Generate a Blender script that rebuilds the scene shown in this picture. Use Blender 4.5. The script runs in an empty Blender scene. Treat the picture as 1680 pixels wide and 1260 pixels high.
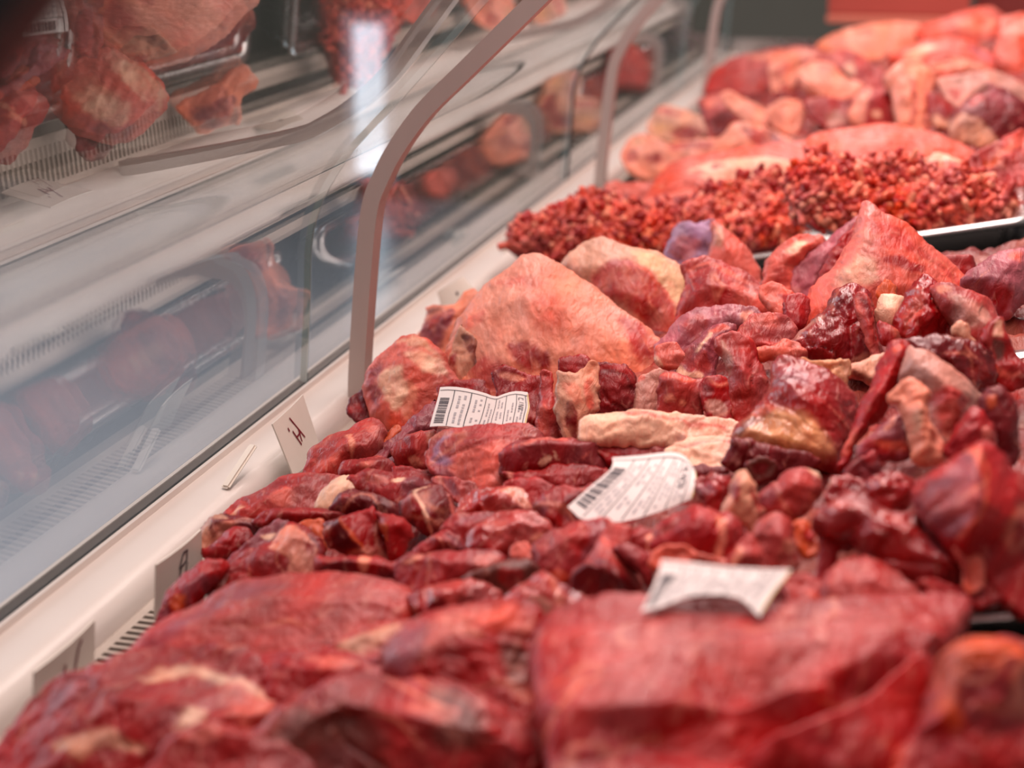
import bpy, bmesh, math, random
import numpy as np
from mathutils import Vector, Matrix
from mathutils.geometry import delaunay_2d_cdt

# ------------------------------------------------------------------ camera, world, lights, exposure
scene = bpy.context.scene
COL = scene.collection
scene.view_settings.view_transform = 'Standard'
scene.view_settings.look = 'None'
scene.view_settings.gamma = 1.0
scene.view_settings.use_curve_mapping = False
scene.view_settings.exposure = 0.36

CAM_ROT=[[0.967948, -0.073739, 0.24008], [0.251149, 0.284195, -0.925287], [0.0, 0.955927, 0.293606]]
cd = bpy.data.cameras.new('camera')
cam = bpy.data.objects.new('camera', cd)
COL.objects.link(cam)
cd.sensor_fit = 'HORIZONTAL'
cd.sensor_width = 36.0
cd.lens = 60.0
cd.clip_start = 0.02
cd.dof.use_dof = True
cd.dof.focus_distance = 1.0
cd.dof.aperture_fstop = 6.3
cam.matrix_world = Matrix.Translation((0, 0, 1.25)) @ Matrix(CAM_ROT).to_4x4()
scene.camera = cam

world = bpy.data.worlds.new('shop_ambient')
scene.world = world
world.use_nodes = True
world.node_tree.nodes['Background'].inputs[0].default_value = (1.0, 0.90, 0.87, 1)
world.node_tree.nodes['Background'].inputs[1].default_value = 0.20

def area_light(name, loc, rot, sx, sy, power, color):
    l = bpy.data.lights.new(name, 'AREA')
    l.shape = 'RECTANGLE'; l.size = sx; l.size_y = sy; l.energy = power; l.color = color
    o = bpy.data.objects.new(name, l); COL.objects.link(o)
    o.location = loc; o.rotation_euler = rot
    return o
# ceiling light of the shop, over the counter
area_light('ceiling_light', (-0.15, 1.9, 2.75), (0, 0, 0), 0.9, 3.2, 46, (1.0, 0.80, 0.75))
# pink-white lamp strip under the canopy of the case
area_light('case_lamp', (-0.12, 1.7, 1.66), (0, 0, 0), 0.07, 3.0, 9, (1.0, 0.78, 0.74))
# daylight side of the shop (the street door and windows lie to the left)
area_light('window_daylight', (-3.6, 2.2, 2.0), (0, math.radians(-80), 0), 1.6, 4.0, 70, (0.80, 0.89, 1.0))

# ------------------------------------------------------------------ helpers
def lin(r, g, b):
    f = lambda c: (c/255/12.92 if c/255 <= .04045 else ((c/255+.055)/1.055)**2.4)
    return (f(r), f(g), f(b), 1.0)

def mat(name):
    m = bpy.data.materials.new(name); m.use_nodes = True
    nt = m.node_tree
    return m, nt, nt.nodes['Principled BSDF']

def node(nt, t, **k):
    n = nt.nodes.new(t)
    for a, v in k.items(): setattr(n, a, v)
    return n

def noise_mat(name, c1, c2, scale=8.0, rough=.5, metal=0.0, bump=0.0, stretch=(1, 1, 1), rough2=None):
    m, nt, b = mat(name)
    tc = node(nt, 'ShaderNodeTexCoord'); mp = node(nt, 'ShaderNodeMapping')
    mp.inputs['Scale'].default_value = stretch
    nz = node(nt, 'ShaderNodeTexNoise'); nz.inputs['Scale'].default_value = scale; nz.inputs['Detail'].default_value = 5
    cr = node(nt, 'ShaderNodeMixRGB')
    cr.inputs[1].default_value = c1; cr.inputs[2].default_value = c2
    nt.links.new(tc.outputs['Object'], mp.inputs[0]); nt.links.new(mp.outputs[0], nz.inputs['Vector'])
    nt.links.new(nz.outputs['Fac'], cr.inputs[0]); nt.links.new(cr.outputs[0], b.inputs['Base Color'])
    b.inputs['Roughness'].default_value = rough; b.inputs['Metallic'].default_value = metal
    if rough2 is not None:
        mr = node(nt, 'ShaderNodeMapRange'); mr.inputs[3].default_value = rough; mr.inputs[4].default_value = rough2
        nt.links.new(nz.outputs['Fac'], mr.inputs[0]); nt.links.new(mr.outputs[0], b.inputs['Roughness'])
    if bump:
        bp = node(nt, 'ShaderNodeBump'); bp.inputs['Strength'].default_value = bump; bp.inputs['Distance'].default_value = .002
        nt.links.new(nz.outputs['Fac'], bp.inputs['Height']); nt.links.new(bp.outputs[0], b.inputs['Normal'])
    return m

def obj(name, me, m=None, parent=None, loc=(0, 0, 0)):
    o = bpy.data.objects.new(name, me); COL.objects.link(o)
    o.location = loc
    if m is not None and not me.materials: me.materials.append(m)
    if parent is not None: o.parent = parent
    return o

def tag(o, label=None, cat=None, group=None, kind=None):
    if label: o['label'] = label
    if cat: o['category'] = cat
    if group: o['group'] = group
    if kind: o['kind'] = kind
    return o

def empty(name, loc=(0, 0, 0)):
    o = bpy.data.objects.new(name, None); COL.objects.link(o); o.location = loc; o.empty_display_size = .05
    return o

def mesh_from(verts, faces, smooth=False, name='mesh'):
    me = bpy.data.meshes.new(name); me.from_pydata([tuple(v) for v in verts], [], faces)
    if smooth: me.polygons.foreach_set('use_smooth', [True]*len(me.polygons))
    me.update(); return me

def box_mesh(x0, x1, y0, y1, z0, z1, bevel=0.0, seg=2):
    bm = bmesh.new()
    bmesh.ops.create_cube(bm, size=1)
    for v in bm.verts:
        v.co = Vector((x0+(v.co.x+.5)*(x1-x0), y0+(v.co.y+.5)*(y1-y0), z0+(v.co.z+.5)*(z1-z0)))
    if bevel: bmesh.ops.bevel(bm, geom=bm.edges[:], offset=bevel, segments=seg, affect='EDGES')
    me = bpy.data.meshes.new('box'); bm.to_mesh(me); bm.free(); return me

def extrude_profile(prof, y0, y1, closed=True, smooth=False):
    """prof: closed (x,z) outline; prism along Y"""
    n = len(prof)
    v = [(x, y0, z) for x, z in prof]+[(x, y1, z) for x, z in prof]
    f = [(i, (i+1) % n, n+(i+1) % n, n+i) for i in range(n)]
    f += [tuple(range(n-1, -1, -1)), tuple(range(n, 2*n))]
    me = mesh_from(v, f)
    bm = bmesh.new(); bm.from_mesh(me); bmesh.ops.recalc_face_normals(bm, faces=bm.faces[:])
    for e in bm.edges:
        if len(e.link_faces) == 2 and e.calc_face_angle() > math.radians(38): e.smooth = False
    bm.to_mesh(me); bm.free()
    if smooth:
        sm = [abs(p.normal.y) < .5 for p in me.polygons]
        me.polygons.foreach_set('use_smooth', sm)
    return me

def catmull(pts, per=6):
    pts = [np.array(p, float) for p in pts]
    out = []
    for i in range(len(pts)-1):
        p0 = pts[max(i-1, 0)]; p1 = pts[i]; p2 = pts[i+1]; p3 = pts[min(i+2, len(pts)-1)]
        for k in range(per):
            t = k/per
            out.append(.5*((2*p1)+(-p0+p2)*t+(2*p0-5*p1+4*p2-p3)*t*t+(-p0+3*p1-3*p2+p3)*t**3))
    out.append(pts[-1]); return out

def band(path, th):
    """closed outline: path offset by +-th/2"""
    path = [np.array(p) for p in path]; L = []; Rr = []
    for i, p in enumerate(path):
        d = path[min(i+1, len(path)-1)]-path[max(i-1, 0)]; d /= np.linalg.norm(d); n = np.array((-d[1], d[0]))
        L.append(p+n*th/2); Rr.append(p-n*th/2)
    return L+Rr[::-1]

# ------------------------------------------------------------------ materials
M_white = noise_mat('cream_painted_metal', lin(226, 214, 206), lin(214, 199, 190), 14, .30, bump=.05)
M_chan = noise_mat('grey_channel', lin(190, 184, 182), lin(165, 160, 158), 10, .35, .2)
M_black = noise_mat('black_rubber', lin(14, 14, 14), lin(24, 22, 22), 20, .55)
M_post = noise_mat('satin_aluminium', lin(205, 188, 180), lin(190, 172, 164), 30, .45, .25, stretch=(1, 1, .1))
M_steel = noise_mat('stainless_steel', lin(214, 210, 208), lin(188, 184, 182), 18, .2, 1.0, bump=.03, rough2=.34)
M_slat = noise_mat('grille_metal', lin(205, 190, 178), lin(170, 155, 143), 40, .4, .3)
M_dark = noise_mat('duct_shadow', lin(16, 14, 13), lin(28, 24, 22), 10, .7)
M_card = noise_mat('white_plastic_card', lin(236, 226, 214), lin(220, 205, 190), 25, .35)
M_ink_red = noise_mat('red_marker', lin(140, 25, 45), lin(95, 15, 30), 60, .5)
M_ink_black = noise_mat('black_marker', lin(40, 25, 40), lin(70, 40, 50), 60, .5)
M_paper = noise_mat('thermal_paper', lin(236, 225, 221), lin(226, 213, 208), 60, .7)
M_glue = noise_mat('yellowed_paper_edge', lin(226, 196, 140), lin(212, 178, 120), 80, .6)
M_print = noise_mat('grey_print', lin(80, 74, 80), lin(100, 94, 98), 90, .7)
M_printl = noise_mat('faint_print', lin(160, 152, 155), lin(180, 172, 174), 90, .7)
M_bag = noise_mat('white_plastic_bag', lin(225, 228, 240), lin(200, 205, 222), 20, .3)

m, nt, b = mat('curved_glass')
nt.nodes.remove(b)
g = node(nt, 'ShaderNodeNewGeometry')
iorm = node(nt, 'ShaderNodeMapRange'); iorm.inputs[3].default_value = 1.52; iorm.inputs[4].default_value = 1/1.52
fr = node(nt, 'ShaderNodeFresnel')
tr = node(nt, 'ShaderNodeBsdfTransparent'); tr.inputs[0].default_value = (.95, .975, .975, 1)
gl = node(nt, 'ShaderNodeBsdfGlossy'); gl.inputs['Roughness'].default_value = 0.015; gl.inputs['Color'].default_value = (1, 1, 1, 1)
mx = node(nt, 'ShaderNodeMixShader')
tc = node(nt, 'ShaderNodeTexCoord'); nz = node(nt, 'ShaderNodeTexNoise'); nz.inputs['Scale'].default_value = 5; nz.inputs['Detail'].default_value = 1
bp = node(nt, 'ShaderNodeBump'); bp.inputs['Strength'].default_value = .012; bp.inputs['Distance'].default_value = .004
nt.links.new(tc.outputs['Object'], nz.inputs['Vector']); nt.links.new(nz.outputs['Fac'], bp.inputs['Height'])
nt.links.new(bp.outputs[0], gl.inputs['Normal'])
nt.links.new(g.outputs['Backfacing'], iorm.inputs[0]); nt.links.new(iorm.outputs[0], fr.inputs['IOR'])
nt.links.new(fr.outputs[0], mx.inputs[0]); nt.links.new(tr.outputs[0], mx.inputs[1]); nt.links.new(gl.outputs[0], mx.inputs[2])
nt.links.new(mx.outputs[0], nt.nodes['Material Output'].inputs[0])
M_glass = m
M_edge = noise_mat('glass_edge', lin(120, 140, 138), lin(170, 185, 182), 12, .12)

def meat_mat(name, rough, coat, bump):
    m, nt, b = mat(name)
    at = node(nt, 'ShaderNodeVertexColor'); at.layer_name = 'col'
    tc = node(nt, 'ShaderNodeTexCoord')
    n1 = node(nt, 'ShaderNodeTexNoise'); n1.inputs['Scale'].default_value = 55; n1.inputs['Detail'].default_value = 6; n1.inputs['Roughness'].default_value = .62
    n2 = node(nt, 'ShaderNodeTexNoise'); n2.inputs['Scale'].default_value = 170; n2.inputs['Detail'].default_value = 4; n2.inputs['Distortion'].default_value = 1.2
    n3 = node(nt, 'ShaderNodeTexNoise'); n3.inputs['Scale'].default_value = 22; n3.inputs['Detail'].default_value = 3
    mp = node(nt, 'ShaderNodeMapping'); mp.inputs['Scale'].default_value = (1.0, .35, .6); mp.inputs['Rotation'].default_value = (.3, .2, .5)
    nt.links.new(tc.outputs['Object'], mp.inputs[0])
    for n in (n1, n2, n3): nt.links.new(mp.outputs[0], n.inputs['Vector'])
    # tone variation
    mr = node(nt, 'ShaderNodeMapRange'); mr.inputs[1].default_value = .3; mr.inputs[2].default_value = .7; mr.inputs[3].default_value = .72; mr.inputs[4].default_value = 1.22
    nt.links.new(n1.outputs['Fac'], mr.inputs[0])
    hs = node(nt, 'ShaderNodeHueSaturation'); nt.links.new(at.outputs['Color'], hs.inputs['Color']); nt.links.new(mr.outputs[0], hs.inputs['Value'])
    mr3 = node(nt, 'ShaderNodeMapRange'); mr3.inputs[1].default_value = .35; mr3.inputs[2].default_value = .65; mr3.inputs[3].default_value = .97; mr3.inputs[4].default_value = 1.18
    nt.links.new(n3.outputs['Fac'], mr3.inputs[0]); nt.links.new(mr3.outputs[0], hs.inputs['Saturation'])
    # fine pale flecks (marbling)
    mr2 = node(nt, 'ShaderNodeMapRange'); mr2.inputs[1].default_value = .58; mr2.inputs[2].default_value = .74; mr2.inputs[3].default_value = 0; mr2.inputs[4].default_value = .36
    nt.links.new(n2.outputs['Fac'], mr2.inputs[0])
    mx = node(nt, 'ShaderNodeMixRGB'); mx.inputs[2].default_value = lin(226, 150, 132)
    nt.links.new(mr2.outputs[0], mx.inputs[0]); nt.links.new(hs.outputs[0], mx.inputs[1]); nt.links.new(mx.outputs[0], b.inputs['Base Color'])
    b.inputs['Roughness'].default_value = rough
    mr4 = node(nt, 'ShaderNodeMapRange'); mr4.inputs[1].default_value = .3; mr4.inputs[2].default_value = .7; mr4.inputs[3].default_value = rough-.08; mr4.inputs[4].default_value = rough+.16
    nt.links.new(n3.outputs['Fac'], mr4.inputs[0]); nt.links.new(mr4.outputs[0], b.inputs['Roughness'])
    b.inputs['Coat Weight'].default_value = coat; b.inputs['Coat Roughness'].default_value = .18
    b.inputs['Specular IOR Level'].default_value = .36
    b.inputs['Subsurface Weight'].default_value = .12
    b.inputs['Subsurface Radius'].default_value = (1, .35, .25); b.inputs['Subsurface Scale'].default_value = .004
    ad = node(nt, 'ShaderNodeMath', operation='ADD'); ml = node(nt, 'ShaderNodeMath', operation='MULTIPLY'); ml.inputs[1].default_value = .6
    nt.links.new(n2.outputs['Fac'], ml.inputs[0]); nt.links.new(n1.outputs['Fac'], ad.inputs[0]); nt.links.new(ml.outputs[0], ad.inputs[1])
    bp = node(nt, 'ShaderNodeBump'); bp.inputs['Strength'].default_value = bump; bp.inputs['Distance'].default_value = .0022
    nt.links.new(ad.outputs[0], bp.inputs['Height']); nt.links.new(bp.outputs[0], b.inputs['Normal'])
    nt.links.new(bp.outputs[0], b.inputs['Coat Normal'])
    return m
M_meat = meat_mat('raw_meat', .46, .06, 1.0)
M_wet = meat_mat('wet_raw_meat', .30, .4, 1.0)

# ------------------------------------------------------------------ the setting
def struct(name, me, m): return tag(obj(name, me, m), kind='structure')
M_floor = noise_mat('pale_tile_floor', lin(176, 178, 184), lin(150, 156, 166), 1.2, .25)
M_wallb = noise_mat('olive_grey_wall', lin(106, 102, 90), lin(96, 92, 80), 3, .7)
M_walll = noise_mat('pale_wall', lin(196, 204, 212), lin(182, 190, 200), 2, .6)
struct('floor', box_mesh(-4.2, 3.2, -2, 6.2, -.05, 0), M_floor)
struct('wall_back', box_mesh(-4.2, 3.2, 6.2, 6.3, 0, 3.1), M_wallb)
m_, nt_, b_ = mat('added_glare_glow')
b_.inputs['Base Color'].default_value = (.8, .88, 1, 1); b_.inputs['Emission Color'].default_value = (.78, .88, 1, 1)
nz_ = node(nt_, 'ShaderNodeTexNoise'); nz_.inputs['Scale'].default_value = 2.0
mr_ = node(nt_, 'ShaderNodeMapRange'); mr_.inputs[3].default_value = .7; mr_.inputs[4].default_value = 1.5
nt_.links.new(nz_.outputs['Fac'], mr_.inputs[0]); nt_.links.new(mr_.outputs[0], b_.inputs['Emission Strength'])
M_glare = m_
glare_panel = tag(empty('glare_panel_1', (-2.16, 6.19, .06)), 'added low glowing panel in the back wall, standing in for glare', kind='structure')  # glowing pane and frame added only to put a glare on the curved glass
obj('glare_pane', box_mesh(-.06, .06, -.012, -.006, .04, .60), M_glare, glare_panel)
for x0, x1, z0, z1 in ((-.10, -.06, 0, .64), (.06, .10, 0, .64), (-.06, .06, 0, .04), (-.06, .06, .60, .64)):
    obj('glare_pane_frame', box_mesh(x0, x1, -.03, 0, z0, z1, .004), M_walll, glare_panel)
struct('wall_left', box_mesh(-4.3, -4.2, -2, 6.2, 0, 3.1), M_walll)

# ------------------------------------------------------------------ display case
ZL = .90
case = tag(empty('display_case', (0, 0, 0)), 'refrigerated meat display case with curved glass front, cream ledge and vent grille', 'display case')
Y0, Y1 = .12, 3.25
ledge = catmull([(-.440, ZL-.004), (-.424, ZL), (-.405, ZL+.001), (-.393, ZL+.0015), (-.387, ZL-.001), (-.3835, ZL-.006), (-.382, ZL-.012)], 4)
prof = [tuple(p) for p in ledge]+[(-.382, ZL-.03), (-.440, ZL-.03)]
obj('ledge', extrude_profile(prof, Y0, Y1, smooth=True), M_white, case)
# glass channel along the foot of the panes
obj('glass_channel', extrude_profile([(-.4300, ZL-.003), (-.4300, ZL+.006), (-.4275, ZL+.006), (-.4275, ZL+.001), (-.4205, ZL+.001), (-.4205, ZL+.0045), (-.418, ZL+.0045), (-.418, ZL-.003)], Y0, Y1), M_white, case)
obj('glazing_seal', extrude_profile([(-.4272, ZL+.0005), (-.4272, ZL+.0055), (-.4208, ZL+.004), (-.4208, ZL+.0005)], Y0, Y1), M_black, case)
obj('outer_sill', extrude_profile([(-.452, ZL-.012), (-.44, ZL-.003), (-.430, ZL-.003), (-.430, ZL-.05), (-.452, ZL-.05)], Y0, Y1), M_chan, case)
obj('front_fascia', box_mesh(-.452, -.44, Y0, Y1, .10, ZL-.05, .004), M_white, case)
# air duct and grille
obj('air_duct', box_mesh(-.3815, -.345, Y0, Y1, ZL-.055, ZL-.040), M_dark, case)
grille = obj('grille', extrude_profile([(-.382, ZL-.014), (-.3775, ZL-.0145), (-.3775, ZL-.0165), (-.382, ZL-.016)], Y0, Y1), M_slat, case)
obj('grille_rail', extrude_profile([(-.3605, ZL-.0145), (-.346, ZL-.0145), (-.346, ZL-.0165), (-.3605, ZL-.0165)], Y0, Y1), M_slat, grille)
sl = box_mesh(-.3775, -.3605, 0, .0029, ZL-.0168, ZL-.0145)
sl.materials.append(M_slat)
y = .5
while y < 1.2:
    o = obj('slat', sl, None, grille); o.location.y = y
    y += .0062
# sloping deck, rising towards the clerk's side
def S(x): return 1.25-.34+.20*(x+.36)
obj('deck', extrude_profile([(-.348, S(-.348)-.046), (.14, S(.14)-.046), (.14, S(.14)-.06), (-.348, S(-.348)-.06)], Y0, Y1), M_dark, case)
obj('rear_ledge', extrude_profile([(.14, S(.14)-.10), (.14, S(.14)-.03), (.145, S(.14)-.025), (.26, S(.14)-.025), (.26, S(.14)-.10)], Y0, Y1), M_steel, case)
obj('case_body', box_mesh(-.44, .24, Y0+.01, Y1-.01, .10, .80, .006), M_white, case)
obj('end_panel', box_mesh(-.42, .2, Y1-.002, Y1+.02, .78, .93, .003), M_steel, case)
# curved posts
post = catmull([(-.382, ZL-.002), (-.381, ZL+.02), (-.375, ZL+.084), (-.369, ZL+.13), (-.361, ZL+.151), (-.350, ZL+.171), (-.331, ZL+.196), (-.306, ZL+.220), (-.282, ZL+.243), (-.258, ZL+.266), (-.20, ZL+.322), (-.13, ZL+.385)], 5)
for yy in (1.056, 1.869, 2.683):
    obj('post', extrude_profile([tuple(p) for p in band(post, .0115)], yy-.008, yy+.008, smooth=False), M_post, case)
# curved glass panes
gp = catmull([(-.424, ZL+.001), (-.419, ZL+.06), (-.416, ZL+.102), (-.409, ZL+.128), (-.398, ZL+.149), (-.382, ZL+.170), (-.356, ZL+.197), (-.332, ZL+.2225), (-.292, ZL+.2665), (-.252, ZL+.311), (-.214, ZL+.3545), (-.178, ZL+.397)], 8)
outl = [tuple(p) for p in band(gp, .0045)]
for ya, yb in ((.285, 1.0575), (1.0605, 1.866), (1.872, 2.683), (2.688, 3.2)):
    pane = obj('glass_pane', extrude_profile(outl, ya, yb, smooth=True), M_glass, case)
    pe = [tuple(p) for p in band(gp, .0044)]
    obj('pane_edge', extrude_profile(pe, yb-.0008, yb+.0012), M_edge, pane)
obj('gasket', extrude_profile([tuple(p) for p in band(gp, .007)], 1.8662, 1.8718), M_black, case)
gin = catmull([(-.392, ZL-.004), (-.392, ZL+.06), (-.386, ZL+.095), (-.368, ZL+.129), (-.30, ZL+.197), (-.1745, 1.2225), (-.08, 1.317)], 6)
obj('end_frame', extrude_profile([tuple(p) for p in band(gin, .024)], .262, .280), M_black, case)

# ------------------------------------------------------------------ trays
def tray(x0, x1, y0, y1, label, drop=.022, depth=.020):
    """steel gastronorm pan lying on the sloping deck: rolled rim, walls, floor"""
    def ring(ix, iy, dz, r, n=5):
        pts = []
        for cx, cy, a0 in ((x1-ix-r, y1-iy-r, 0), (x0+ix+r, y1-iy-r, 90), (x0+ix+r, y0+iy+r, 180), (x1-ix-r, y0+iy+r, 270)):
            for k in range(n+1):
                a = math.radians(a0+90*k/n); xx = cx+r*math.cos(a); yy = cy+r*math.sin(a)
                pts.append((xx, yy, S(xx)-drop+dz))
        return pts
    rings = [ring(0, 0, -.006, .012), ring(-.0008, -.0008, -.002, .0125), ring(.001, .001, 0, .012), ring(.009, .009, -.0004, .010), ring(.0105, .0105, -.003, .010), ring(.016, .016, -depth, .012)]
    n = len(rings[0]); v = []; f = []
    for r in rings: v += r
    for i in range(len(rings)-1):
        for k in range(n):
            f.append((i*n+k, i*n+(k+1) % n, (i+1)*n+(k+1) % n, (i+1)*n+k))
    f.append(tuple((len(rings)-1)*n+k for k in range(n)))
    me = mesh_from(v, f, True)
    o = obj('steel_tray', me, M_steel)
    md = o.modifiers.new('gauge', 'SOLIDIFY'); md.thickness = .0009; md.offset = -1
    return tag(o, label, 'tray', 'steel trays in the display case')
tray(-.335, .085, .30, .600, 'steel tray under the broad beef slab at the front')
tray(-.335, .105, .622, .99, 'steel tray holding the beef cubes and dark wedge, front rim showing at right', .011, .03)
tray(-.335, .075, 1.02, 1.30, 'steel tray holding the large joints and pale shoulder in the middle')
tray(-.338, .062, 1.364, 1.512, 'steel tray heaped with coarse ground meat', .010, .03)
tray(-.335, .075, 1.53, 1.93, 'steel tray under the pork belly and coral loin')
tray(-.335, .12, 1.95, 2.45, 'steel tray under the far heap of ribs')
tray(-.335, .12, 2.47, 3.1, 'steel tray at the far end of the case')

# ------------------------------------------------------------------ meat
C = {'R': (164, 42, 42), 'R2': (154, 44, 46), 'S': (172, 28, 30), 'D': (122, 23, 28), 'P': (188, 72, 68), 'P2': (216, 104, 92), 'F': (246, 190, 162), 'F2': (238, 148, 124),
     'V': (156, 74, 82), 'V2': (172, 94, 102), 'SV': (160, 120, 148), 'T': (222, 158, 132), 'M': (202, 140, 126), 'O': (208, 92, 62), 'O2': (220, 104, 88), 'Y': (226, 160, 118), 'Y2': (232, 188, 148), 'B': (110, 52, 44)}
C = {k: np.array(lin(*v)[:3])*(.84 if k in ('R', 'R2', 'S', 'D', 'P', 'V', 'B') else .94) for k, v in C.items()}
FWD = np.array([-math.sin(0.253868), math.cos(0.253868), 0.0])
UAX = np.array([math.cos(0.253868), math.sin(0.253868), 0.0])

def vnoise(p, seed=0):
    i = np.floor(p).astype(np.int64); f = p-i; f = f*f*(3-2*f)
    def h(a, b, c):
        n = (a*374761393+b*668265263+c*2147483647+seed*974711) & 0xffffffff
        n = ((n ^ (n >> 13))*1274126177) & 0xffffffff
        return ((n ^ (n >> 16)) & 0xffff)/32767.5-1
    x, y, z = i[:, 0], i[:, 1], i[:, 2]; u, v, w = f[:, 0], f[:, 1], f[:, 2]
    r = 0
    for dx in (0, 1):
        for dy in (0, 1):
            for dz in (0, 1):
                r = r+h(x+dx, y+dy, z+dz)*(u if dx else 1-u)*(v if dy else 1-v)*(w if dz else 1-w)
    return r

def chaikin(p, it=2):
    p = np.array(p, float)
    for _ in range(it):
        q = np.roll(p, -1, 0); p = np.stack([.84*p+.16*q, .16*p+.84*q], 1).reshape(-1, 2)
    return p

def resample(p, s):
    q = np.vstack([p, p[:1]]); d = np.r_[0, np.cumsum(np.linalg.norm(np.diff(q, axis=0), axis=1))]
    n = max(12, int(d[-1]/s)); t = np.linspace(0, d[-1], n, endpoint=False)
    return np.stack([np.interp(t, d, q[:, 0]), np.interp(t, d, q[:, 1])], 1)

def inside(pts, poly):
    x, y = pts[:, 0], pts[:, 1]; c = np.zeros(len(pts), bool); n = len(poly)
    for i in range(n):
        x0, y0 = poly[i]; x1, y1 = poly[(i+1) % n]
        if y0 == y1: continue
        c ^= ((y0 > y) != (y1 > y)) & (x < (x1-x0)*(y-y0)/(y1-y0)+x0)
    return c

def edge_dist(pts, poly):
    best = np.full(len(pts), 1e9); n = len(poly)
    for i in range(n):
        a = poly[i]; b = poly[(i+1) % n]; ab = b-a; L = ab@ab+1e-12
        t = np.clip(((pts-a)@ab)/L, 0, 1); q = pts-(a+t[:, None]*ab)
        best = np.minimum(best, (q*q).sum(1))
    return np.sqrt(best)

PARENTS = {}
SEED = [1]

def sheet(outline, s, rng):
    """triangulated inside of an outline: points, triangles, boundary count"""
    poly = resample(chaikin(outline, 1), s*1.15)
    n = len(poly)
    w = vnoise(np.c_[poly/4.0, np.full(n, SEED[0]*7.3)])*1.1+vnoise(np.c_[poly/1.7, np.full(n, SEED[0]*3.1)])*.65+vnoise(np.c_[poly/11.0, np.full(n, SEED[0]*1.7)])*1.1
    nx = np.roll(poly, -1, 0)-np.roll(poly, 1, 0); nx /= np.linalg.norm(nx, axis=1)[:, None]+1e-9
    poly = poly+np.stack([nx[:, 1], -nx[:, 0]], 1)*w[:, None]
    lo = poly.min(0); hi = poly.max(0)
    gx = np.arange(lo[0], hi[0], s); gy = np.arange(lo[1], hi[1], s*.866)
    X, Yy = np.meshgrid(gx, gy); X = X+(np.arange(len(gy)) % 2)[:, None]*s*.5
    g = np.stack([X.ravel(), Yy.ravel()], 1)+rng.uniform(-.18, .18, (X.size, 2))*s
    g = g[inside(g, poly)]
    if len(g): g = g[edge_dist(g, poly) > s*.55]
    pts = np.vstack([poly, g])
    r = delaunay_2d_cdt([Vector(p) for p in pts], [(i, (i+1) % n) for i in range(n)], [], 1, 1e-4)
    v = np.array([tuple(q) for q in r[0]]); tri = np.array([t for t in r[2] if len(t) == 3])
    return v, tri, poly

def tin(v, poly, ridges):
    """piecewise linear heights: 0 on the outline, given heights on the ridge points"""
    if not ridges: return np.zeros(len(v))
    P = [tuple(p)+(0.,) for p in poly[::3]]; E = [(i, (i+1) % len(P)) for i in range(len(P))]
    for r in ridges:
        a = np.array([q[:2] for q in r]); ok = inside(a, poly) & (edge_dist(a, poly) > 1.0)
        prev = None
        for q, k in zip(r, ok):
            if not k: prev = None; continue
            P.append(tuple(q)); 
            if prev is not None: E.append((prev, len(P)-1))
            prev = len(P)-1
    r = delaunay_2d_cdt([Vector(p[:2]) for p in P], E, [], 0, 1e-4)
    hz = [np.mean([P[o][2] for o in og]) if og else None for og in r[3]]
    h = np.zeros(len(v)); vv = [np.array(tuple(q)) for q in r[0]]
    for i, z in enumerate(hz):
        if z is None: hz[i] = 3.0
    for t in r[2]:
        if len(t) != 3: continue
        a, b, c = (vv[k] for k in t); d = (b[1]-c[1])*(a[0]-c[0])+(c[0]-b[0])*(a[1]-c[1])
        if abs(d) < 1e-9: continue
        l1 = ((b[1]-c[1])*(v[:, 0]-c[0])+(c[0]-b[0])*(v[:, 1]-c[1]))/d
        l2 = ((c[1]-a[1])*(v[:, 0]-c[0])+(a[0]-c[0])*(v[:, 1]-c[1]))/d; l3 = 1-l1-l2
        k = (l1 > -1e-6) & (l2 > -1e-6) & (l3 > -1e-6)
        h[k] = l1[k]*hz[t[0]]+l2[k]*hz[t[1]]+l3[k]*hz[t[2]]
    return h

def smooth_h(h, tri, fixed, it):
    n = len(h); e = np.vstack([tri[:, [0, 1]], tri[:, [1, 2]], tri[:, [2, 0]]])
    for _ in range(it):
        a = np.bincount(e[:, 0], h[e[:, 1]], n)+np.bincount(e[:, 1], h[e[:, 0]], n)
        c = np.bincount(e[:, 0], minlength=n)+np.bincount(e[:, 1], minlength=n)
        h = np.where(fixed, h, .5*h+.5*a/np.maximum(c, 1))
    return h

CAT = {'fat_trimming': 'fat', 'connective_tissue': 'meat trimming'}

def wav(p3, sd): return np.c_[vnoise(p3/17, sd+30), vnoise(p3/17, sd+31), vnoise(p3/17, sd+32)]*.5

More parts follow.
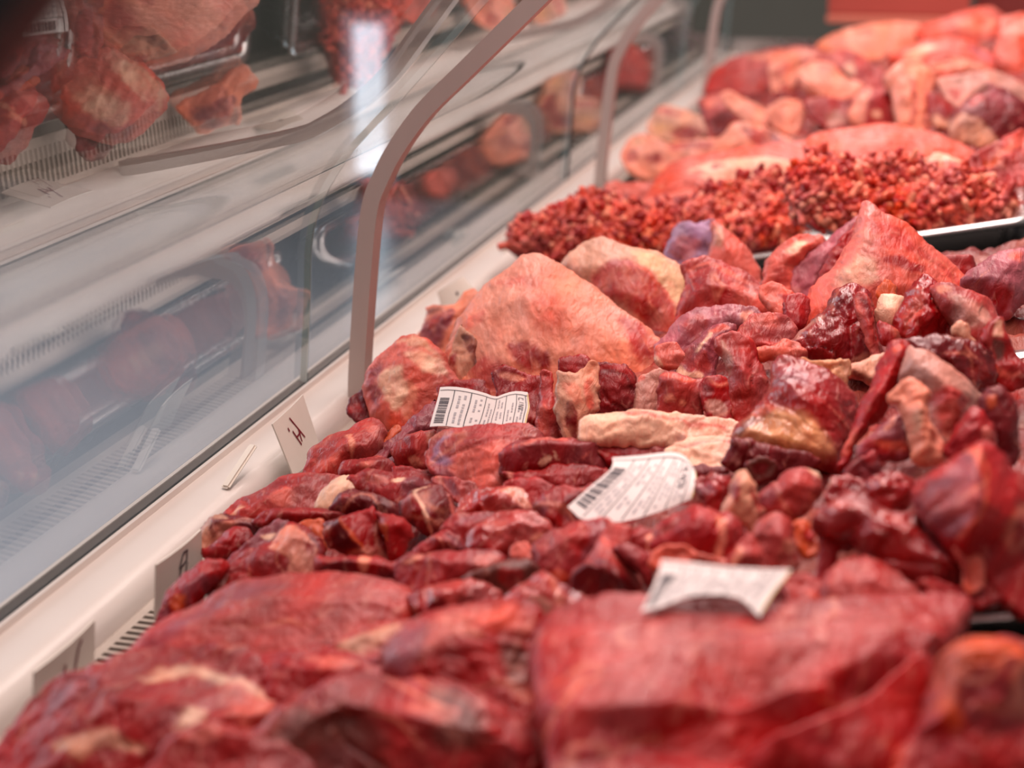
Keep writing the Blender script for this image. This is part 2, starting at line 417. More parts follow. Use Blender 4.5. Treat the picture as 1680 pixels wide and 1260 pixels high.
def m(name, label, par, col, O, tilt, outline, ridges, pats, o):
    SEED[0] += 1; sd = SEED[0]; rng = np.random.default_rng(sd)
    s = o.get('s', 1.4); R = o.get('R', 5); T = o.get('T', 15); lump = o.get('lump', 1.0)
    v, tri, poly = sheet(outline, s, rng)
    d = edge_dist(v, poly); bd = d < 1e-3
    t = math.radians(tilt)
    N = math.cos(t)*np.array([0, 0, 1.0])-math.sin(t)*FWD; V = math.cos(t)*FWD+math.sin(t)*np.array([0, 0, 1.0])
    h = tin(v, poly, ridges)
    h = smooth_h(h, tri, bd, max(1, int(.6*R/s)))
    R2 = R*.62; k = np.clip(d/R2, 0, 1); rim = R2*np.sqrt(1-(1-k)**2)
    fade = np.clip(d/4, 0, 1)
    p3 = np.c_[v, np.full(len(v), sd*11.7)]
    gr = math.radians(o.get('grain', rng.uniform(0, 180))); ca, sa = math.cos(gr), math.sin(gr)
    q = np.c_[(v[:, 0]*ca+v[:, 1]*sa)*.28, (-v[:, 0]*sa+v[:, 1]*ca), np.full(len(v), sd*5.1)]
    nz = 1.5*vnoise(p3/14, sd)+.8*vnoise(p3/6, sd+1)+.5*vnoise(p3/2.7, sd+2)+.28*vnoise(p3/1.5, sd+6)+.9*vnoise(q/6, sd+3)+.55*vnoise(q/2.6, sd+4)
    h = h+rim
    # knife-cut facets
    ctr = v.mean(0); ext = np.linalg.norm(v-ctr, axis=1).max(); top = np.percentile(h, 95)
    for _ in range(o.get('fac', 3)):
        an = rng.uniform(0, 2*math.pi); sl = rng.uniform(.18, .6); x = ((v-ctr)@np.array((math.cos(an), math.sin(an))))
        off = rng.uniform(.05, .5)*np.percentile(x, 95); h = np.minimum(h, np.maximum(top-sl*(x-off), .25*rim))
    # seams between muscle bundles
    cr = 1-np.abs(vnoise(q/11+wav(p3, sd), sd+20)); seam = np.clip((cr-.9)/.1, 0, 1)
    h = h+(nz*.85-1.3*seam*seam)*fade*lump*min(1, R/4+.4)
    kb = np.clip(d/T, 0, 1); hb = -T*np.sqrt(1-(1-kb)**2)
    # colours
    c = np.tile(C[col], (len(v), 1))
    wob = np.c_[vnoise(p3/9, sd+7), vnoise(p3/9, sd+8)]*2.6+np.c_[vnoise(p3/3.5, sd+17), vnoise(p3/3.5, sd+18)]*1.5
    for poly2, ck, soft in pats:
        pp = chaikin(poly2, 1); w2 = v+wob*min(1, soft/2+.2); ins = inside(w2, pp); dd = edge_dist(w2, pp)*np.where(ins, 1, -1)
        a = np.clip(.5+dd/(2*max(soft, .4)), 0, 1); a = a*a*(3-2*a)*np.clip(.92+.35*vnoise(p3/4, sd+19), .45, 1)
        c = c*(1-a[:, None])+C[ck]*a[:, None]
    strk = vnoise(q/3.2, sd+11)*.5+vnoise(q/1.4, sd+12)*.5
    lum = c@np.array((.3, .6, .1))
    sin_ = np.clip((1-np.abs(vnoise(q/16+wav(p3, sd+5), sd+40))-.93)/.06, 0, 1)*np.clip(vnoise(p3/20, sd+41)*2+.2, 0, 1)
    c = c*(1-.5*sin_[:, None])+.5*sin_[:, None]*C['F2']
    mot = np.clip(vnoise(p3/11, sd+42)*1.6, -1, 1)
    c = c*(1-.28*np.maximum(mot, 0)[:, None])+.20*np.maximum(mot, 0)[:, None]*C['V'] if lum.mean() < .25 else c*(1-.22*np.maximum(mot, 0)[:, None])+.22*np.maximum(mot, 0)[:, None]*C['O2']
    c = c*(1+.20*strk[:, None]+.10*vnoise(p3/9, sd+13)[:, None])
    n = len(v); Nn = N/1000; Un = UAX/1000; Vn = V/1000
    F_ = v[:, :1]*Un+v[:, 1:]*Vn+h[:, None]*Nn; B_ = v[:, :1]*Un+v[:, 1:]*Vn+hb[:, None]*Nn
    back = np.cumsum(~bd)-1; idx = np.where(bd, np.arange(n), n+back)
    V3 = np.vstack([F_, B_[~bd]]); col3 = np.vstack([c, c[~bd]])
    # orientation
    a, b_, c_ = v[tri[0]]
    if (b_[0]-a[0])*(c_[1]-a[1])-(b_[1]-a[1])*(c_[0]-a[0]) < 0: tri = tri[:, ::-1]
    bt = idx[tri[:, ::-1]]
    faces = np.vstack([tri, bt])
    low = V3[:, 2].min()
    org = np.array(O)+np.array([0, 0, low]); V3 = V3-np.array([0, 0, low])
    me = bpy.data.meshes.new(name)
    me.vertices.add(len(V3)); me.vertices.foreach_set('co', V3.astype(np.float32).ravel())
    me.loops.add(len(faces)*3); me.loops.foreach_set('vertex_index', faces.astype(np.int32).ravel())
    me.polygons.add(len(faces)); me.polygons.foreach_set('loop_start', np.arange(0, len(faces)*3, 3, dtype=np.int32))
    me.polygons.foreach_set('use_smooth', np.ones(len(faces), bool))
    me.update(calc_edges=True)
    ca_ = me.color_attributes.new('col', 'FLOAT_COLOR', 'POINT')
    ca_.data.foreach_set('color', np.c_[np.clip(col3, 0, 1), np.ones(len(col3))].astype(np.float32).ravel())
    me.materials.append(M_wet if o.get('wet') else M_meat)
    if par:
        key, lab = (par, None) if isinstance(par, str) else par
        if key not in PARENTS or lab:
            e = empty(key, tuple(org)); PARENTS[key] = e; tag(e, lab, 'meat')
        e = PARENTS[key]
        ob = obj(name, me, None, e); ob.location = Vector(org)-e.location
    else:
        ob = obj(name, me, None, None, tuple(org))
        tag(ob, label, CAT.get(name, 'meat'), 'cubed stewing beef in the tray' if name == 'stewing_beef' else None)
    return ob

def mince(name, label, O, tilt, outline):
    """coarse ground meat: a low mound covered with short extruded strands"""
    SEED[0] += 1; rng = np.random.default_rng(SEED[0])
    t = math.radians(tilt)
    N = math.cos(t)*np.array([0, 0, 1.0])-math.sin(t)*FWD; V = math.cos(t)*FWD+math.sin(t)*np.array([0, 0, 1.0])
    v, tri, poly = sheet(outline, 3.0, rng); d = edge_dist(v, poly); bd = d < 1e-3
    p3 = np.c_[v, np.full(len(v), 3.3)]
    h = 16*np.sqrt(1-(1-np.clip(d/26, 0, 1))**2)+np.clip(d/5, 0, 1)*(5*vnoise(p3/26)+3*vnoise(p3/11))
    verts = []; faces = []; cols = []
    P3 = v[:, :1]*UAX/1000+v[:, 1:]*V/1000+(h[:, None]-1)*N/1000
    verts.append(P3); faces += [tuple(x) for x in tri]; cols.append(np.tile(C['P'], (len(v), 1))); base = len(v)
    B = v[:, :1]*UAX/1000+v[:, 1:]*V/1000-30*np.clip(d/20, 0, 1)[:, None]*N/1000
    verts.append(B); faces += [tuple(base+x[::-1]) for x in tri]; cols.append(np.tile(C['D'], (len(v), 1))); base += len(v)
    cand = np.where(d > 1.0)[0]; K = int(len(cand)*1.15); nseg = 5; ns = 6
    palette = [C['O2'], C['P2'], C['O2'], C['R'], C['P'], C['P2'], C['P'], C['F2']]
    for _ in range(K):
        i = rng.choice(cand); r = rng.uniform(2.1, 3.6)/1000; L = rng.uniform(9, 22)/1000
        a = rng.uniform(0, 2*math.pi); el = rng.normal(0, .25)
        dr = math.cos(a)*UAX+math.sin(a)*V; dr = dr*math.cos(el)+N*math.sin(el)
        bend = rng.normal(0, .6, 3); p = P3[i]+N*rng.uniform(-.002, .003)-dr*L/2
        vs = []
        for k in range(nseg):
            dr = dr+bend*.35; dr /= np.linalg.norm(dr); p = p+dr*L/nseg
            sx = np.cross(dr, [.31, .2, .93]); sx /= np.linalg.norm(sx); sy = np.cross(dr, sx)
            rr = r*(1, 1.08, 1, 1.05, .85)[k]*rng.uniform(.88, 1.12)
            vs += [p+rr*(math.cos(2*math.pi*j/ns)*sx+math.sin(2*math.pi*j/ns)*sy) for j in range(ns)]
        verts.append(np.array(vs))
        for k in range(nseg-1):
            for j in range(ns): faces.append((base+k*ns+j, base+k*ns+(j+1) % ns, base+(k+1)*ns+(j+1) % ns, base+(k+1)*ns+j))
        faces.append(tuple(base+j for j in range(ns-1, -1, -1))); faces.append(tuple(base+(nseg-1)*ns+j for j in range(ns)))
        c = palette[rng.integers(len(palette))]*rng.uniform(.85, 1.2)
        cols.append(np.tile(c, (len(vs), 1))); base += len(vs)
    V3 = np.vstack(verts); me = mesh_from(V3, faces, True, name)
    ca_ = me.color_attributes.new('col', 'FLOAT_COLOR', 'POINT')
    ca_.data.foreach_set('color', np.c_[np.clip(np.vstack(cols), 0, 1), np.ones(len(V3))].astype(np.float32).ravel())
    me.materials.append(M_meat)
    return tag(obj(name, me, None, None, O), label, 'ground meat', kind='stuff')

# packed trimmings lying under the named cuts, filling each tray
def bed(x0, x1, y0, y1, label):
    nx = int((x1-x0)/.0032); ny = int((y1-y0)/.0032); f = []
    gx, gy = np.meshgrid(np.linspace(x0, x1, nx), np.linspace(y0, y1, ny)); X = gx.ravel(); Yv = gy.ravel(); p = np.c_[X, Yv, np.zeros(X.size)]
    e = np.minimum.reduce([X-x0, x1-X, Yv-y0, y1-Yv])
    w = np.c_[vnoise(p*30, 3), vnoise(p*30, 4), 0*X]*.5
    lump = 1-np.abs(vnoise(p*42+w, 5))
    z = 1.25-.34+.20*(X+.36)-.0165+.009*lump+.004*vnoise(p*70, 6)+.0018*vnoise(p*190, 7)-.012*np.clip(1-e/.02, 0, 1)
    v = np.c_[X, Yv, z]
    for j in range(ny-1):
        for i in range(nx-1): f.append((j*nx+i, j*nx+i+1, (j+1)*nx+i+1, (j+1)*nx+i))
    me = mesh_from(v, f, True); ca_ = me.color_attributes.new('col', 'FLOAT_COLOR', 'POINT')
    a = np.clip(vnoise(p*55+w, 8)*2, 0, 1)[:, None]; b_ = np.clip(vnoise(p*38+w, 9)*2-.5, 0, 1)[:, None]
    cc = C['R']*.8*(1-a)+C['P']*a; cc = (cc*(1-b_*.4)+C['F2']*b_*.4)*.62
    ca_.data.foreach_set('color', np.c_[np.clip(cc, 0, 1), np.ones(len(v))].astype(np.float32).ravel()); me.materials.append(M_meat)
    tag(obj('packed_trimmings', me), label, 'meat trimmings', kind='stuff')
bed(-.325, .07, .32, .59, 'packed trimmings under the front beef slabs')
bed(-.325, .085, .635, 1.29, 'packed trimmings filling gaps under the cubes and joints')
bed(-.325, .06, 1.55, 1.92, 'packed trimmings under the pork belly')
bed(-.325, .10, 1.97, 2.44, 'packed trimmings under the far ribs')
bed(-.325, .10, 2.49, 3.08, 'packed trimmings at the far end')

m('beef_rump','broad flat slab of dark pink beef across the front, holding the curled paper tag',None,'R',(-0.0616,0.5410,0.9847),14,[(-69.9,6.5),(-66.5,20),(-56.4,28.3),(-40.7,34),(-23.1,32.2),(-1.4,27.6),(20.7,27.6),(43.2,30.4),(65.8,33.3),(83.4,32.6),(90.5,32.6),(90.2,23.5),(82.4,13.2),(75.2,0),(64.6,-25),(46.7,-64.6),(-63.8,-64.6),(-65.7,-42.6),(-68.9,-22),(-70.8,-6.4)],[[(85.9,17.6,3),(70.3,-0.5,7),(59.2,-12.9,9),(33.8,-40.1,11),(8.1,-55.4,12),(-17.7,-64.7,12),(-38.9,-71.6,11),(-55.8,-76.4,9)],[(40.4,-19,2),(35.3,-20.5,-1),(6.6,-30.3,-3),(-33,-47.6,-3),(-56.9,-58.1,-2)],[(70.8,-1.1,-6),(49.1,-22.3,-8),(22,-38.5,-8),(-7.7,-52,-6),(-30.1,-63,-4)],[(-51.2,-2.9,5),(-12,-7.4,6),(30,-4.1,6),(59.4,6.9,5)],[(-60.5,-40.2,8),(-25.1,-39.5,10),(15.6,-30,10),(45.1,-12.4,7)]],[([(-63.5,7.1),(22.7,13.8),(66.4,17.2),(58.8,0.5),(17.7,-21.6),(-44.6,-42.3),(-64.2,-30.6)],'P',13)],dict(R=9,T=25,lump=0.55,grain=15,fac=0,s=0.78))
m('beef_cut','dark beef cut with an orange fat seam in the bottom right corner',None,'R',(0.0202,0.5230,0.9880),35,[(-10.3,16.8),(-4.6,21.2),(3.9,23.5),(12.3,24.9),(24,22.1),(17.3,-33.9),(-38.1,-33.9),(-28.5,-19.4),(-16.5,-4.4)],[[(-8.3,9.6,14),(4.7,8.5,16),(14.3,5.2,14)],[(-13.1,-10.9,12),(-6,-19.4,8)]],[([(-12,17.4),(3.8,22.4),(13.5,15.1),(13.5,4),(4.6,4),(-6.3,-2.6),(-12.2,-15.4),(-15.4,-11.2)],'O',2.9),([(-8.9,-0.4),(2.5,2.9),(15.8,0.7),(12.8,-15.4),(-4.9,-17.5),(-11.6,-11.2)],'D',2.9)],dict(R=8,T=20,fac=0,s=0.75))
m('beef_eye_round','long smooth tapered beef muscle beside the vent grille, front left',None,'P',(-0.2535,0.6124,0.9373),22,[(-73.9,-18.1),(-62.2,0.1),(-44,15.4),(-26.1,27.2),(-7,32.5),(12.6,34),(32.6,31),(45.5,25.7),(55.1,16.1),(55.9,8.9),(48.5,-8.1),(22.7,-23.9),(-10.9,-31.7),(-51,-27.8)],[[(-44,-9,6),(-7.4,3.7,9),(30.5,4.6,8),(45.7,3.2,4)]],[([(-67.5,-23.3),(-55.5,-4.9),(-23,19.6),(-2,17.8),(-31.3,3.7),(-49.1,-13.4)],'V',5.2)],dict(R=14,T=20,lump=0.45,grain=6,fac=0,s=0.94))
m('beef_knuckle','rounded beef piece with a violet membrane edge, left of the broad slab',None,'R',(-0.1547,0.5453,0.9611),30,[(-36.9,10.9),(-31.4,22),(-20.7,29.1),(-6.1,34.6),(16,37.5),(23.9,34.6),(26.5,24.9),(23.2,16.4),(21.1,1.6),(23.8,-13.9),(22.6,-34.7),(-4.8,-31.8),(-24,-10.9),(-34.9,1.6)],[[(-20.4,5.2,10),(-5,11.8,12),(10.5,13.2,10)],[(-13.6,-5.1,6),(8.4,-6.4,8)]],[([(-34.1,5.4),(-27.9,17.5),(-19,21.6),(-15.4,13.4),(-20.6,2.8),(-26.9,-5.1)],'V',2.7),([(-19,21.6),(15,30.4),(17.3,16.1),(-5.2,10.7),(-18.5,5.4)],'P2',4.5),([(8.3,10.7),(18.4,16.1),(19.8,-5.1),(10.6,-10.2)],'B',3.6)],dict(R=10,T=20,s=0.82))
m('beef_trimming','pale glossy membrane piece tucked under the smooth long muscle',None,'P',(-0.2093,0.5798,0.9491),30,[(-23.5,-5.4),(-15.5,6.9),(-4.3,14.4),(11.1,17.7),(22.6,15.3),(16.2,6),(10.8,-5.4),(-0,-15.5),(-17.5,-17.1)],[],[([(-17.2,-3.3),(-10.6,5.3),(1.1,11.2),(15.6,12.6),(8.7,5.3),(-2.9,-3.3)],'T',2.4),([(-19.4,-6.1),(-10.1,-3.3),(9.2,-4.7),(0.2,-14.5)],'V',2.4)],dict(R=8,T=15,s=0.88))
m('beef_flank','large front left beef piece with pale fat streaks and ragged edge',None,'R',(-0.2835,0.5343,0.9373),30,[(-60.8,-28.6),(-52.9,-8.5),(-45.8,5.5),(-36.5,16.3),(-25.8,19.7),(-6.9,29.1),(12.9,33.2),(31.1,31.4),(45.2,23.2),(52.5,14.6),(52.6,5.5),(47.4,-10),(44.3,-22.5),(44.1,-43.6),(-64.7,-43.6)],[[(-36.2,-16.3,8),(-15.1,-3.1,12),(10,11.8,10),(36.6,5,12),(45.9,-0.5,8)],[(-25.3,-26.6,8),(6.6,-14.4,9),(26.8,-13.7,8)]],[([(-3,12.8),(20,16.9),(35.6,14.1),(48,7.3),(47.2,3.2),(35,9.2),(18.1,12.8),(-0,8.6)],'F',2.2),([(14.9,-15.5),(20.7,-7.6),(27.5,-6.2),(26.8,-10.2),(17.7,-19.4)],'F',1.9),([(30,11.4),(47,5.9),(49.1,-3.6),(39.9,-15.5),(34.5,-7.6)],'P2',3.4),([(-40.5,0.5),(-21.8,13.3),(-19.2,11.4),(-39.5,-4.9)],'V',2.2),([(-33.1,-20.6),(-10,-16.8),(9.1,-23.2),(-26.6,-25.8)],'T',2.2)],dict(R=9,T=22,grain=30,s=0.88))
m('beef_shin','shadowed brownish beef chunk at the bottom edge, left of centre',None,'R',(-0.1751,0.5121,0.9560),48,[(-55.2,-8.5),(-48.1,4.3),(-41.5,8.8),(-30.4,16.1),(-19.1,21.1),(-0.5,19.2),(11,20.1),(25,15.6),(35.3,11.1),(46.8,1.8),(55.1,-8),(57.8,-28.6),(-48.3,-28.6)],[[(-36.8,-1.5,10),(-18.2,9.8,12),(7.2,8.2,14),(28.3,-0.3,14),(43,-9.9,10)],[(-18.8,2.6,2),(7.2,-1.2,9),(24.1,-11.5,8)]],[([(-50,-8.2),(-42.3,4.6),(-19,8.9),(-5.8,-1.8),(-0.9,-25),(-44.8,-25)],'B',5.3),([(10.8,13.3),(23.7,11.1),(32.3,2.4),(32.4,-8.2),(15.5,-6.1)],'B',3.5),([(2.5,4.6),(10.9,8.9),(23.8,5.7),(15.4,0.3)],'P2',1.8)],dict(R=8,T=22,s=0.79))  # brown patches hold both aged meat and the shade on its steep face
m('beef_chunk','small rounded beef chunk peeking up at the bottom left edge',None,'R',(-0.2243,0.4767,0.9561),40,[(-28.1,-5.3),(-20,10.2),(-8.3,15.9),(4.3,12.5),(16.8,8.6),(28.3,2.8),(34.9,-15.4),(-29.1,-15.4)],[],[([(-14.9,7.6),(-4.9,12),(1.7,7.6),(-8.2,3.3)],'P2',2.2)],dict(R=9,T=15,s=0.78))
m('beef_strip','red strip of beef between the two front left pieces',None,'S',(-0.2219,0.5618,0.9426),25,[(-27.9,16),(-3.9,19.5),(16.9,15.1),(28.7,8.3),(28,-1.5),(8.4,-8.4),(-5.9,-15.3),(-20.3,-18.7),(-25.1,2.1)],[[(-13.2,0.7,5),(8.1,0.6,7)]],[([(-7,6.8),(7,9.8),(14.6,3.8),(3.2,-2.1)],'P2',1.9)],dict(R=7,T=15,s=0.87))
m('stewing_beef','bright red strip of stewing beef touching the price card marked in black',None,'S',(-0.3294,0.6760,0.9201),30,[(-17.2,-19.5),(-14.3,-1.9),(-7.4,11.1),(0.3,19.4),(6,21.2),(14.2,19.9),(14.6,16.3),(9.8,7.6),(3.7,-1.9),(-3.1,-10.8),(-10.3,-20.4)],[[(-9.4,-13.3,5),(-0.8,-0.8,6),(7.9,10,5)]],[([(-4.4,-4.1),(3.1,6),(12.6,12.7),(9.4,4.3),(1,-4.1),(-4.3,-10.6)],'V',1.1),([(-9.9,-9),(-7,-4.9),(-2.2,-5.7),(-6.7,-12.3)],'O',1),([(-15.9,-18.8),(-12.8,-7.4),(-9.6,-10.6),(-11.8,-19.6)],'V',1)],dict(R=5,T=12,s=1.06))
m('stewing_beef','beef piece with a lumpy pink fat cap, behind the smooth long muscle',None,'R',(-0.3038,0.7065,0.9242),38,[(-31.4,-19.7),(-21.6,-0.1),(-12,8.9),(-2.7,13.1),(2,19.7),(7.6,25.2),(16.9,22.2),(26.1,13.1),(26.1,1.6),(25.3,-9.5),(12.1,-15.1),(-2.3,-18.8),(-16.5,-22.5),(-27.3,-24.3)],[[(-18.3,-10.7,5),(-7.7,-2.5,7),(2.9,2.3,7),(10.9,8.1,8),(19.2,6,6)],[(15.6,-1.9,6),(20,-7.9,4)]],[([(-1,8.4),(1.4,14.1),(6.5,21.4),(15.2,17.3),(22.1,8.4),(23.5,-1.1),(23.3,-9.7),(11.5,-8.2),(9.9,-0.3),(3.7,2.9)],'F2',1),([(15.8,9.2),(20,9.2),(21.8,3.7),(16.9,3.7)],'S',1.1),([(1.6,11.6),(5,12.5),(4.7,7.6)],'S',1),([(-25.9,-15.2),(-15,-6.6),(-18.3,-15.2),(-27.5,-19)],'B',1.4),([(16.7,16.5),(24.2,9.2),(24.5,5.2),(19.2,10)],'V',1)],dict(R=5,T=15,s=1.07))
m('stewing_beef','small bright red beef cube with a tapered tip near the white rail',None,'S',(-0.3405,0.7395,0.9189),35,[(-14.2,-1.6),(-7,-0.1),(-0.9,8.5),(5.1,11),(13,6.7),(12.4,0.4),(5.4,-7.8),(-3.5,-10.8),(-10,-7.8)],[[(-4.4,-5.4,4),(2.7,-1.6,6),(10.3,0.6,4)]],[],dict(R=4,T=10,s=1.13))
m('stewing_beef','violet sinewy beef strip leading up to the lumpy pink fat cap',None,'V',(-0.3210,0.7340,0.9238),30,[(-16.4,-11.5),(-6,1.4),(3,11.8),(6.5,16.1),(14.8,14.7),(10.6,5.2),(3.7,-2.9),(-4.8,-9.3),(-11.7,-15.7)],[],[([(1.7,2.2),(4.9,6.7),(8.6,5.8),(6.2,1.2)],'F',0.7),([(-14.2,-10.5),(-6.6,-1.5),(-2.3,-1.5),(-8.7,-8.7)],'R',1.5)],dict(R=4,T=10,s=1.11))
m('stewing_beef','beef chunk with beige fat end against the white rail',None,'D',(-0.3476,0.7585,0.9165),40,[(-16.1,-11.3),(-16.3,2.7),(-11.1,10.6),(-2.4,11.4),(10.7,8.8),(20.3,8.8),(16.2,-0.3),(5,0.8),(-1,-3.3),(-6.6,-11.3)],[[(-7.9,3.6,6),(2.8,2.2,7),(14.3,2.9,4)]],[([(-15.2,-11.9),(-15.2,2.3),(-9.4,9.1),(-8.5,-1.1),(-8.2,-7.8)],'T',0.5),([(-9.5,10),(-1.5,9.1),(0.2,6.6),(-8,5.7)],'T',0.6)],dict(R=3,T=12,s=1.16))
m('stewing_beef','wide flat beef piece with glossy membrane beside the white rail',None,'P',(-0.3408,0.8105,0.9158),28,[(-30.9,-9.4),(-23.8,1.8),(-16.4,2.8),(-8.6,8.2),(-3.4,16.4),(4.8,18.6),(19.2,19.7),(33.7,18.6),(34.2,11.5),(24.8,2.8),(20.8,-10.6),(-0.7,-11.8),(-8.6,-15.5),(-16.5,-19.1),(-28.4,-16.7)],[[(-15.6,-11.1,4),(-3.7,-3.5,6),(8,4.7,5),(22.1,5.5,4)]],[([(-5.4,0.6),(3,3.7),(13,-1.5),(7.2,-7.7),(-3.9,-6.7)],'P2',1.1),([(-8.1,3.7),(-2.6,12.7),(18.6,15.9),(20.4,3.7),(6.1,4.8)],'R',1.9),([(-26.7,-12.9),(-20.4,-5.7),(-16.2,-8.8),(-21.9,-13.9)],'T',1.1)],dict(R=4,T=12,s=1.21))
m('fat_trimming','thick cream slab of fat among the beef cubes',None,'F',(-0.3024,0.7999,0.9265),32,[(-14.7,-11.6),(-10.9,2),(-3.3,10.4),(0.7,12.5),(8.1,14.2),(17.7,3.9),(9.1,-2.5),(0.6,-10.5),(-7.3,-13.9)],[[(-6.9,-6.1,3),(0.5,0.1,5),(9.5,2.8,4)]],[],dict(R=4,T=10,s=1.18))
m('stewing_beef','long thin red beef strip lying behind the front beef cubes',None,'R',(-0.3069,0.7722,0.9246),35,[(-33.7,-3.7),(-24,3.7),(-15.4,5.6),(3.8,5.1),(19.8,5.6),(32.5,7),(35.9,2.4),(24.2,-2.7),(7.7,-4.8),(-7.2,-6.9),(-16.1,-4.8),(-27.1,-6.9)],[[(-20.6,-3.8,4),(-2.5,-3.3,6),(19.6,-1.8,5)]],[([(-10.7,-0.3),(8.1,-0.3),(4.6,-4.7),(-10.3,-4.7)],'S',1.5)],dict(R=4,T=10,s=1.15))
m('fat_trimming','orange piece of fat left of the upright beef cube',None,'O',(-0.2952,0.7430,0.9270),45,[(-10.7,5.5),(-3.1,7.9),(5.3,9.5),(7.4,-0.1),(7.1,-9.4),(-1,-2),(-5.9,3.5)],[],[],dict(R=4,T=8,s=1.11))
m('stewing_beef','upright red beef cube with slanting cut face, front of the cubes',None,'S',(-0.2691,0.7357,0.9332),62,[(-18.3,6.4),(-8.8,8.3),(0.7,11.4),(8.6,14.8),(10.6,5.8),(13.9,-2.9),(18.8,-14.7),(7.4,-14.7),(-2.1,-11.8),(-13.3,-8.3),(-17.5,-1.1)],[[(-7.9,6.1,9),(-3.3,-2,9),(4,-10,6)],[(6.9,10.7,2),(10,1.8,2)]],[([(-17.5,4.7),(-9.2,6.8),(-4.2,-1.9),(1.9,-9.6),(-12.2,-7.2)],'D',0.9),([(-9.2,7.4),(-7.4,7.4),(-1.8,-1.9),(5.5,-10.8),(2.5,-10.2),(-4.2,-1.9)],'O',0.9)],dict(R=1.6,T=14,lump=0.5,fac=0,s=1.09))
m('stewing_beef','short red beef cube with an orange fat edge, right of the upright cube',None,'S',(-0.2504,0.7335,0.9349),55,[(-8.8,12.9),(-2,11.8),(9,7.3),(9.2,-1.7),(4.9,-12.8),(-0.7,-12.8),(-3.9,-1.7),(-7.9,7)],[[(-4.1,4.5,6),(2.4,4,8),(8.5,4.2,4)],[(-1.1,0.6,7),(0.3,-8,4)]],[([(-7.5,6.8),(-2.9,5.3),(-2.1,1),(-2.7,-4.8),(-5.7,2.4)],'O',0.6),([(-8,11.8),(-1.6,10.7),(8.3,6.4),(0.6,5.3),(-6.5,7.5)],'R',0.7)],dict(R=1.8,T=14,lump=0.5,fac=0,s=1.08))
m('stewing_beef','beef cube with dark top and thin white fat lines, right of centre among cubes',None,'D',(-0.2417,0.7639,0.9377),48,[(-14,-4.3),(-15.1,4.4),(-9.8,10.8),(2.1,15),(8.8,14),(12,7.6),(15.4,-2.9),(9.1,-7.9),(3.1,-14.8),(-2.7,-12.5),(-9,-7)],[[(-7.9,4.3,7),(-3.7,-2.7,9),(0.7,-8.8,9),(3.2,-13.4,5)],[(2.3,11.3,3),(7.6,2,5),(12,-4.2,3)]],[([(-14,3),(-9.4,8.4),(-8.2,5.3),(-6.9,-4.8),(-9.7,-6.3),(-12.7,-4)],'P',0.6),([(-8.3,7.6),(-6.8,8.4),(-1.9,0.7),(3.4,-11.7),(2,-13.2),(-3.3,-0.9)],'F',0.2),([(-8.2,6.1),(-3.3,-0.9),(2,-12.4),(-2.4,-11.7),(-7.6,-6.3)],'S',0.3),([(8.1,11.9),(9.6,9.2),(14.5,-3.2),(12.7,-4)],'P2',0.4),([(-8.7,9.2),(2.2,13.3),(-4.3,10),(-7.9,6.9)],'F',0.4)],dict(R=2,T=15,lump=0.4,fac=0,s=1.11))
m('stewing_beef','dark oval beef piece behind the upright cube',None,'D',(-0.2790,0.7801,0.9302),40,[(-22.1,-1.3),(-17,6.8),(-9.2,10.5),(2.1,8.6),(10.2,5.5),(15.6,0.6),(20.3,-9.9),(12.4,-10.4),(6,-7.3),(-3.6,-5.3),(-14.8,-4.3)],[[(-12.1,0.1,4),(-3,0.7,6),(9,-3,5)]],[([(-16.8,-0),(-11.8,5.1),(-3.6,6),(-9.4,0.8)],'R',1.4)],dict(R=5,T=12,s=1.14))
m('stewing_beef','beef piece with cream fat eye lying flat behind the cubes',None,'R',(-0.2738,0.8057,0.9312),26,[(-26,8),(-12.4,14.1),(-0.7,11.8),(9.1,13.5),(25.3,8.5),(22.7,1.9),(11.5,-3.8),(4.6,-13.7),(-2.8,-11.3),(-12.9,-5.1),(-19.8,1.2)],[[(-13.6,-0.5,4),(-1.1,-3.5,5),(12.5,-1.5,4)]],[([(-1.9,1.8),(1.4,4.5),(7.6,3.4),(6.2,-0.8),(0.9,-1.4)],'F',0.6),([(-14.9,5.5),(-4.8,4.5),(-1.4,-0.8),(-10.5,-3)],'P2',1.1),([(9.1,4.5),(22.9,4.5),(15.5,-3),(3.6,-10.3),(4.8,-3)],'V',1.5)],dict(R=4,T=12,s=1.17))
m('stewing_beef','thin bright red strip behind the cream fat eye piece',None,'S',(-0.2673,0.8201,0.9345),40,[(-13.3,6.3),(-1.7,6.7),(7.5,2.2),(15,-2.9),(6.9,-6.6),(-3,-4.5),(-11.4,-0.2)],[],[],dict(R=4,T=9,s=1.18))
m('stewing_beef','small glossy beef scraps beside the fat-banded pink muscle',None,'R',(-0.3039,0.8469,0.9252),35,[(-16.8,-5.1),(-14,3.8),(-6.4,7.3),(0.5,6.8),(8.1,9.9),(16.9,5.3),(16.5,-3.9),(8.1,-7.4),(-2,-9.8),(-10.7,-7.4)],[[(-10.5,-4.5,5),(-3.5,-1.9,4),(4.8,-4.3,6),(12.6,-1.9,4)]],[([(-3.8,1),(2.6,2),(7.6,-1.9),(1.3,-4.9),(-2.8,-3.9)],'P2',0.8)],dict(R=4,T=10,s=1.23))
